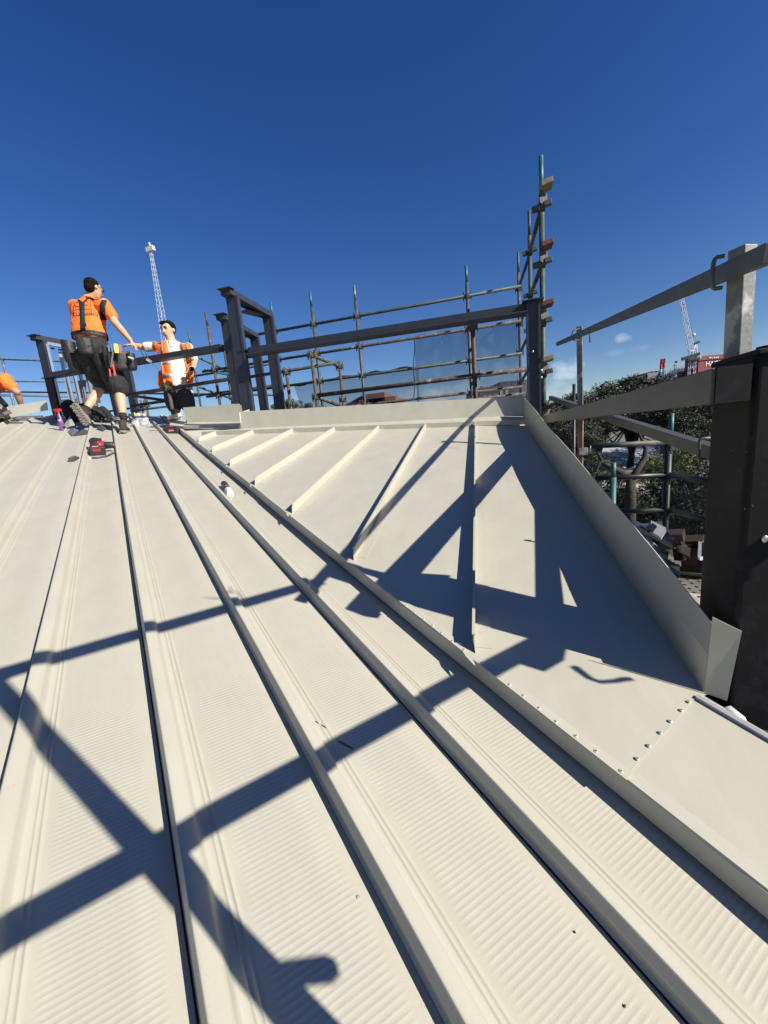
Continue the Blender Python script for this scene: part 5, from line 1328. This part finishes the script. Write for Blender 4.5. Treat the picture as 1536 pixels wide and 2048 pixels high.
limb(s, [hA_, hA_.lerp(kA, .45), hA_.lerp(kA, .62)], [.12, .115, .11]); limb(s, [hB_, hB_.lerp(kB, .45), hB_.lerp(kB, .62)], [.125, .12, .115])
solid(s, 'shorts', m_navy, t2_, .01, 4, .03)
for a in (aA, aB): boot(t2_, a, f2, UP)
tm = thing('tape_measure', 'black and grey tape measure in the left hand of the worker in the vest', 'tape measure', A2(384, 740, -.16))
MB().tube(A2(383, 738, -.20), A2(383, 738, -.24), .038, seg=16).build('case', m_black, tm, bevel=.006)
s = MB(); pts = [A2(383, 738, -.245) + (rt2 * math.cos(a) + UP * math.sin(a)) * .040 for a in [2 * math.pi * i / 18 for i in range(19)]]; s.path(pts, .005, 6); s.build('rim', mat('cream rubber', (.55, .48, .38)), tm)
# his scaffold deck
dk = tag(MB().box(V((z0.x + .1, z0.y + .1, min(aA.z, aB.z) - .15)), (1.6, .7, .04)).build('scaffold_board', m_wood, None), 'timber scaffold board on which the worker in the vest stands', 'scaffold board')
# ---------------------------------------------------------------- worker 3: crouching at the left edge
d3 = 6.0
A3 = lambda u, v, dd=0.: atD(u, v, d3 + dd)
gp_ = A3(-10, 835)
t3_ = thing('person', 'worker in orange shirt crouching at the left edge with one bare arm reaching down', 'person', gp_)
vw3 = V((gp_.x, gp_.y, 0)).normalized(); rt3 = vw3.cross(UP).normalized()
sh3, el3, wr3 = A3(8, 760), A3(34, 784), A3(43, 812, .15)
c3, p3_ = A3(-14, 768, .1), A3(-52, 785, .1)
s = MB(); h3 = A3(15, 755, .35)
head(s, A3(-22, 775, .42), rt3 * .6 - UP * .8 + vw3 * .3, UP + rt3 * .5, 1.0)
limb(s, [p3_, c3, sh3], [.15, .15, .08])
limb(s, [sh3, el3, el3.lerp(wr3, .5), wr3], [.065, .05, .045, .032]); hand(s, wr3, V((.2, .3, -.8)), rt3, .5)
k3_, a3 = A3(-8, 800, -.12), A3(-20, 838, .0)
limb(s, [p3_, k3_, a3], [.1, .07, .045])
limb(s, [p3_, A3(14, 832, -.1), A3(-20, 842, .1)], [.1, .06, .045])
solid(s, 'body', m_skin2, t3_, .010, 3)
s = MB(); limb(s, [p3_ + UP * .03, c3 + UP * .02, sh3], [.19, .17, .11]); limb(s, [sh3, sh3.lerp(el3, .6)], [.095, .082])
solid(s, 'shirt', m_orange, t3_, .010, 4, .04)
s = MB(); limb(s, [p3_, p3_.lerp(k3_, .8)], [.15, .11]); solid(s, 'shorts', m_blackc, t3_, .012, 3, .03)
s = MB(); s.ball(A3(-22, 778, .42), .1); solid(s, 'hair', m_hair, t3_, .012, 2)
boot(t3_, A3(2, 838, .05), rt3 + UP * .1, UP)
dr3 = thing('power_drill', 'dark power tool held by the crouching worker at the left edge', 'power drill', A3(8, 805, -.25))
MB().tube(A3(-6, 792, -.25), A3(12, 812, -.25), .035).build('motor', m_black, dr3, bevel=.006); MB().beam(A3(8, 815, -.25), A3(16, 838, -.25), .05, .05).build('grip', m_black, dr3, bevel=.01)
MB().box(A3(14, 826, -.25), (.10, .06, .05), rt3 + UP * .4, vw3).build('battery', m_galvd, dr3, bevel=.006)
# ================================================================== loose things on the roof
m_purp = mat('purple bottle', (.17, .06, .24), rough=.3, var=.2, scale=30, col2=(.75, .7, .8), cscale=28, thr=(.55, .6)); m_redc = mat('red sprayer plastic', (.5, .018, .02), rough=.35)
m_blkp = mat('black tool plastic', (.02, .02, .022), rough=.5, var=.2, scale=30)
# spray bottle
b0_ = M(125, 861); t = thing('spray_bottle', 'purple spray bottle with a red trigger head standing on the ridge', 'spray bottle', b0_)
dbt = -(R.transposed() @ b0_).z; px = dbt / F
s = MB(); hgt = 36 * px; w_ = 5.2 * px
s.loft([(b0_ + UP * z * hgt, V((1, 0, 0)), V((0, 1, 0)), w_ * k, w_ * .75 * k) for z, k in ((0, .9), (.04, 1), (.45, 1), (.7, .85), (.85, .42), (1.0, .36))], 14); s.build('bottle', m_purp, t)
h_ = b0_ + UP * hgt; rv = R @ V((1, 0, 0)); rv.z = 0; rv.normalize()
s = MB(); s.box(h_ + UP * .025, (.075, .032, .034), rv, None); s.box(h_ + UP * .03 - rv * .045, (.03, .02, .018), rv, None); s.tube(h_ - UP * .0, h_ + UP * .015, .022); s.build('sprayer_head', m_redc, t, bevel=.005)
s = MB(); s.path([h_ + rv * -.025 + UP * .01, h_ - rv * .045 - UP * .02, h_ - rv * .04 - UP * .05], [.006, .005, .003], 6); s.build('trigger', m_redc, t)
# cordless driver (red and black)
def driver(name, label, base, ax, k=1., parts=True):
    t = thing(name, label, 'cordless drill', base); ax = ax.normalized(); up = nM; sd_ = ax.cross(up).normalized()
    P = lambda x, y, z: base + (ax * x + sd_ * y + up * z) * k
    MB().box(P(0, 0, .03), (.125 * k, .08 * k, .055 * k), ax, sd_, up).build('battery', m_blkp, t, bevel=.006)
    bb_ = MB(); bb_.box(P(-.064, 0, .034), (.002 * k, .05 * k, .022 * k), ax, sd_, up); bb_.build('battery_label', m_redc, t)
    s = MB(); s.loft([(P(.0, 0, .055), ax, sd_, .045 * k, .036 * k), (P(.012, 0, .10), ax, sd_, .026 * k, .021 * k), (P(.02, 0, .16), ax, sd_, .028 * k, .022 * k), (P(.03, 0, .19), ax, sd_, .05 * k, .03 * k)], 14); s.build('grip', m_blkp, t)
    s = MB(); s.tube(P(-.045, 0, .205), P(.085, 0, .205), .032 * k, .034 * k, 16); s.build('motor_housing', m_redc, t, bevel=.006)
    MB().tube(P(.085, 0, .205), P(.135, 0, .205), .027 * k, .018 * k, 14).build('chuck', m_blkp, t, bevel=.003)
    MB().tube(P(-.06, 0, .205), P(-.045, 0, .205), .028 * k, .032 * k, 14).build('rear_cap', m_blkp, t)
    MB().box(P(.045, 0, .165), (.018 * k, .014 * k, .035 * k), ax, sd_, up).build('trigger', m_redc, t, bevel=.003)
    return t
# photo: lies on its back, battery towards the camera
def driver_lying(label, u, v, hd, k):
    base = M(u, v); t = thing('cordless_driver', label, 'cordless drill', base)
    f_ = (M(u - 6, v - 40) - base).normalized(); sd_ = f_.cross(nM).normalized(); up = nM
    P = lambda x, y, z: base + (sd_ * x + f_ * y + up * z) * k
    MB().box(P(0, -.02, .035), (.105 * k, .075 * k, .065 * k), sd_, f_, up).build('battery', m_blkp, t, bevel=.007)
    MB().box(P(-.005, -.0585, .045), (.05 * k, .003, .018 * k), sd_, f_, up).build('battery_label', m_redc, t)
    MB().box(P(-.01, -.02, .0705), (.045 * k, .03 * k, .003), sd_, f_, up).build('battery_label', mat('pale red label', (.7, .25, .25)), t)
    s = MB(); s.loft([(P(-.01, .02, .06), sd_, up, .034 * k, .03 * k), (P(-.015, .09, .075), sd_, up, .024 * k, .026 * k), (P(-.015, .16, .085), sd_, up, .030 * k, .030 * k), (P(-.01, .20, .08), sd_, up, .04 * k, .032 * k)], 14); s.build('grip', m_blkp, t)
    s = MB(); s.loft([(P(-.045, .12, .055), f_, up, .05 * k, .034 * k), (P(.0, .125, .055), f_, up, .055 * k, .036 * k), (P(.06, .11, .055), f_, up, .035 * k, .034 * k)], 14); s.build('motor_housing', m_redc, t)
    s = MB(); s.tube(P(.055, .10, .055), P(.115, .085, .055), .030 * k, .026 * k, 14); s.build('chuck_collar', m_blkp, t, bevel=.004)
    s = MB(); s.tube(P(.113, .086, .055), P(.121, .084, .055), .018 * k, .012 * k, 12); s.build('chuck', m_redc, t)
    MB().box(P(.01, .215, .075), (.07 * k, .03 * k, .05 * k), sd_ + f_ * .4, f_, up).build('belt_hook', m_blkp, t, bevel=.004)
    return t
driver_lying('red and black cordless driver lying on the roof sheets with its battery towards the viewer', 197, 909, 0, 1.22)
# black battery tool by the valley head with a long thin bit
p = M(345, 866, .0); t = thing('battery_tool', 'black battery driver with a long thin bit lying at the head of the valley', 'cordless drill', p)
q = atD(346, 861, -(R.transposed() @ p).z - .02)
MB().box(q, (.20, .10, .095), rv, None).build('battery', m_blkp, t, bevel=.012); MB().box(q - V((rv.y, -rv.x, 0)) * -.0 + (R @ V((0, 0, 1))) * .053, (.06, .004, .020), rv, (R @ V((0, 0, 1)))).build('battery_label', m_redc, t)
MB().box(q + (R @ V((0, 0, 1))) * .052 + UP * .0 - UP * .014, (.07, .004, .008), rv, (R @ V((0, 0, 1)))).build('battery_label', m_white, t)
MB().tube(q - rv * .10, atD(298, 861, -(R.transposed() @ q).z), .004, seg=6).build('long_bit', m_galv, t)
s = MB(); s.path([q + UP * .02, atD(338, 852, dbt - .0), atD(334, 848, dbt + .1)], [.03, .02, .012], 10); s.build('nozzle', m_galvd, t)
# multi-tool/clip on the sheet
p = M(148, 918, .012); t = thing('metal_clip', 'small grey hinged metal clip lying left of the red driver', 'metal clip', p)
ax = (M(160, 908) - M(138, 920)).normalized()
MB().box(p, (.135, .045, .018), ax, ax.cross(nM), nM).build('lower_plate', m_galvd, t, bevel=.004); MB().box(p + nM * .016 + ax * .01 + ax.cross(nM) * -.008, (.075, .036, .014), ax, ax.cross(nM), nM).build('upper_plate', m_galv, t, bevel=.004)
MB().box(p + nM * .01 - ax * .045, (.04, .05, .022), ax, ax.cross(nM), nM).build('hinge', m_galvd, t, bevel=.003)
# steel strip by the driver
s = MB(); pts = [M(182, 915, .01), M(196, 915, .008), M(215, 911, .012), M(238, 898, .03)]
prev = None
for p in sub(pts, 4):
    row = [s.bm.verts.new(p + r * .028), s.bm.verts.new(p - r * .028)]
    if prev: s.bm.faces.new((prev[0], prev[1], row[1], row[0]))
    prev = row
o = s.build('metal_strip', m_galv, None); tag(o, 'thin curved metal strip under the red driver, crossing a rib', 'offcut'); so_ = o.modifiers.new('t', 'SOLIDIFY'); so_.thickness = .002
MB_ = MB(); p = M(180, 916, .01); MB_.box(p, (.02, .035, .012), c, r, nM); tag(MB_.build('strip_tag', m_white, None), 'tiny white tag at the left end of the metal strip', 'tag')
# sealant tube
p0_, p1_ = M(448, 968, .024), M(461, 989, .024); t = thing('sealant_cartridge', 'dark sealant cartridge with a white end lying beside the valley', 'sealant cartridge', p0_)
MB().tube(p0_, p0_.lerp(p1_, .62), .024, seg=16).build('cartridge', mat('brown black cartridge print', (.04, .022, .018), rough=.35, col2=(.35, .33, .3), cscale=16, thr=(.6, .62)), t)
MB().tube(p0_.lerp(p1_, .62), p1_, .026, .022, 16).build('end_cap', m_white, t, bevel=.003)
MB().tube(p0_ + (p0_ - p1_).normalized() * .004, p0_, .016, .024, 12).build('nozzle_cap', m_galvd, t)
# black tool bag behind the boot
bgp = M(180, 848); db = -(R.transposed() @ bgp).z + .25
B_ = lambda u, v, dd=0.: atD(u, v, db + dd)
t = thing('tool_bag', 'slumped black tool bag with loose straps on the ridge behind the raised boot', 'bag', bgp)
s = MB(); limb(s, [B_(140, 815), B_(152, 832), B_(160, 842)], [.12, .14, .10]); limb(s, [B_(175, 820), B_(195, 832), B_(212, 845)], [.12, .14, .10]); limb(s, [B_(205, 820), B_(220, 836)], [.06, .05])
solid(s, 'bag_body', mat('black nylon bag', (.008, .008, .010), rough=.8, var=.3, bump=.02, bscale=14), t, .012, 2, .06)
s = MB(); s.path([B_(205, 842, -.1), B_(225, 843, -.1), B_(245, 849, -.1), B_(262, 846, -.1)], .012, 6); s.path([B_(212, 832, -.1), B_(235, 846, -.15), B_(255, 842, -.1)], .010, 6); s.build('strap', m_blackc, t)
rg = random.Random(4); s = MB()
for i in range(14): s.box(B_(rg.uniform(182, 215), rg.uniform(822, 852), -.16), (.012, .006, .01), rt_ + UP * rg.uniform(-1, 1))
s.build('studs', m_galv, t)
# plastic wrap
m_clear = mat('clear plastic wrap', (.75, .78, .82), rough=.12, var=.1, trans=.55, bump=.02, bscale=25, spec=.9)
pw = M(283, 852); s = MB(); 
s.ball(pw + nM * .05, .10, .05, .075); s.ball(pw + nM * .06 + c * .07, .06, .05, .07); s.ball(pw + nM * .03 - c * .08, .07, .05, .05)
o = solid(s, 'plastic_wrap', m_clear, None, .012, 0, .10); tag(o, 'crumpled clear plastic wrap lying right of the worker boot', 'plastic wrap')
# loose flashings along the ridge
def loose(pts, label, m=None, th=.003, name='loose_flashing', cat='flashing', g='loose flashing pieces on the ridge'):
    return tag(MB().poly(pts, th).build(name, m or m_cream, None), label, cat, g)
L3 = lambda u, v, dd=0.: atD(u, v, d3 - .15 + dd)
o = loose([L3(12, 813), L3(93, 801), L3(97, 820), L3(67, 826), L3(20, 836)], 'long cream flashing panel standing on edge at the left of the ridge')
m_blu2 = mat('blue grey flashing underside', (.13, .15, .18), rough=.45, metal=.2)
loose([M(104, 848, .015), M(122, 832, .09), M(128, 833, .09), M(118, 850, .02)], 'dark sloping trim just left of the spray bottle', m_blu2)
loose([M(128, 850, .02), M(140, 832, .12), M(150, 850, .06), M(138, 862, .02)], 'cream folded trim just right of the spray bottle')
loose([M(134, 862, .01), M(150, 851, .07), M(160, 860, .03), M(144, 872, .008)], 'blue grey folded trim under the raised boot', m_blu2)
loose([M(146, 872, .008), M(166, 858, .05), M(178, 862, .02), M(176, 868, .006)], 'thin metal trim with a lifted edge left of the red driver', m_galvd)
loose([M(192, 856, .02), M(204, 848, .06), M(218, 852, .03), M(206, 862, .01)], 'small grey trim behind the red driver', m_galvd)
loose([M(222, 858, .01), M(232, 850, .05), M(244, 856, .02), M(236, 862, .008)], 'small cream trim left of the standing boot')
m_foam = mat('cream insulation scrap', (.7, .6, .35), rough=.95, var=.2, scale=30, bump=.01)
rg = random.Random(9); s = MB()
for i in range(46):
    u = rg.uniform(88, 330); 
    if 195 < u < 240: continue
    p = main((u - 205) / 150 * .9 * 1.0 - .25, R_END + rg.uniform(-.03, .16), rg.uniform(-.01, .03)); s.box(p, (rg.uniform(.03, .12), rg.uniform(.02, .08), rg.uniform(.015, .05)), V((1, rg.uniform(-1, 1), rg.uniform(-.3, .3))))
o = s.build('insulation_scraps', m_foam, None); o['kind'] = 'stuff'; tag(o, 'torn cream insulation scraps scattered along the ridge', 'insulation')
# ridge timber / capping beyond the sheets
loose([main(-2.6, R_END + .02, -.02), main(-1.0, R_END + .02, -.02), main(-1.0, R_END + .3, .03), main(-2.6, R_END + .3, .03)], 'grey underlay strip beyond the ridge at the left', m_galv, .01)
# small debris on the pans
m_deb = mat('dark debris', (.06, .045, .035), rough=.9)
def chip(u, v, l, w_, ang, label, m=m_deb):
    p = M(u, v, .0012); a = (c * math.cos(ang) + r * math.sin(ang)).normalized()
    tag(MB().box(p, (l * .8 if l > .02 else l * .5, w_ * .8 if l > .02 else w_ * .5, .0010), a, a.cross(nM), nM).build('swarf_chip', m, None), label, 'swarf', 'small chips lying on the roof sheets')
chip(641, 1449, .042, .0035, 2.0, 'longer dark sliver of swarf on the pan right of the middle rib')
chip(692, 1490, .05, .004, 2.05, 'dark wire offcut in the edge of the wide shadow band')
chip(716, 1793, .008, .007, 0, 'tiny round brown pebble on the ribbed pan', mat('pebble', (.32, .25, .17), rough=.8))
chip(1310, 1908, .010, .006, .4, 'small dark flake on the rib at the lower right')
chip(1150, 1864, .006, .004, 1., 'small dark speck on the lower right pan')
chip(1250, 2012, .007, .004, .3, 'small dark speck near the lower edge of the picture')
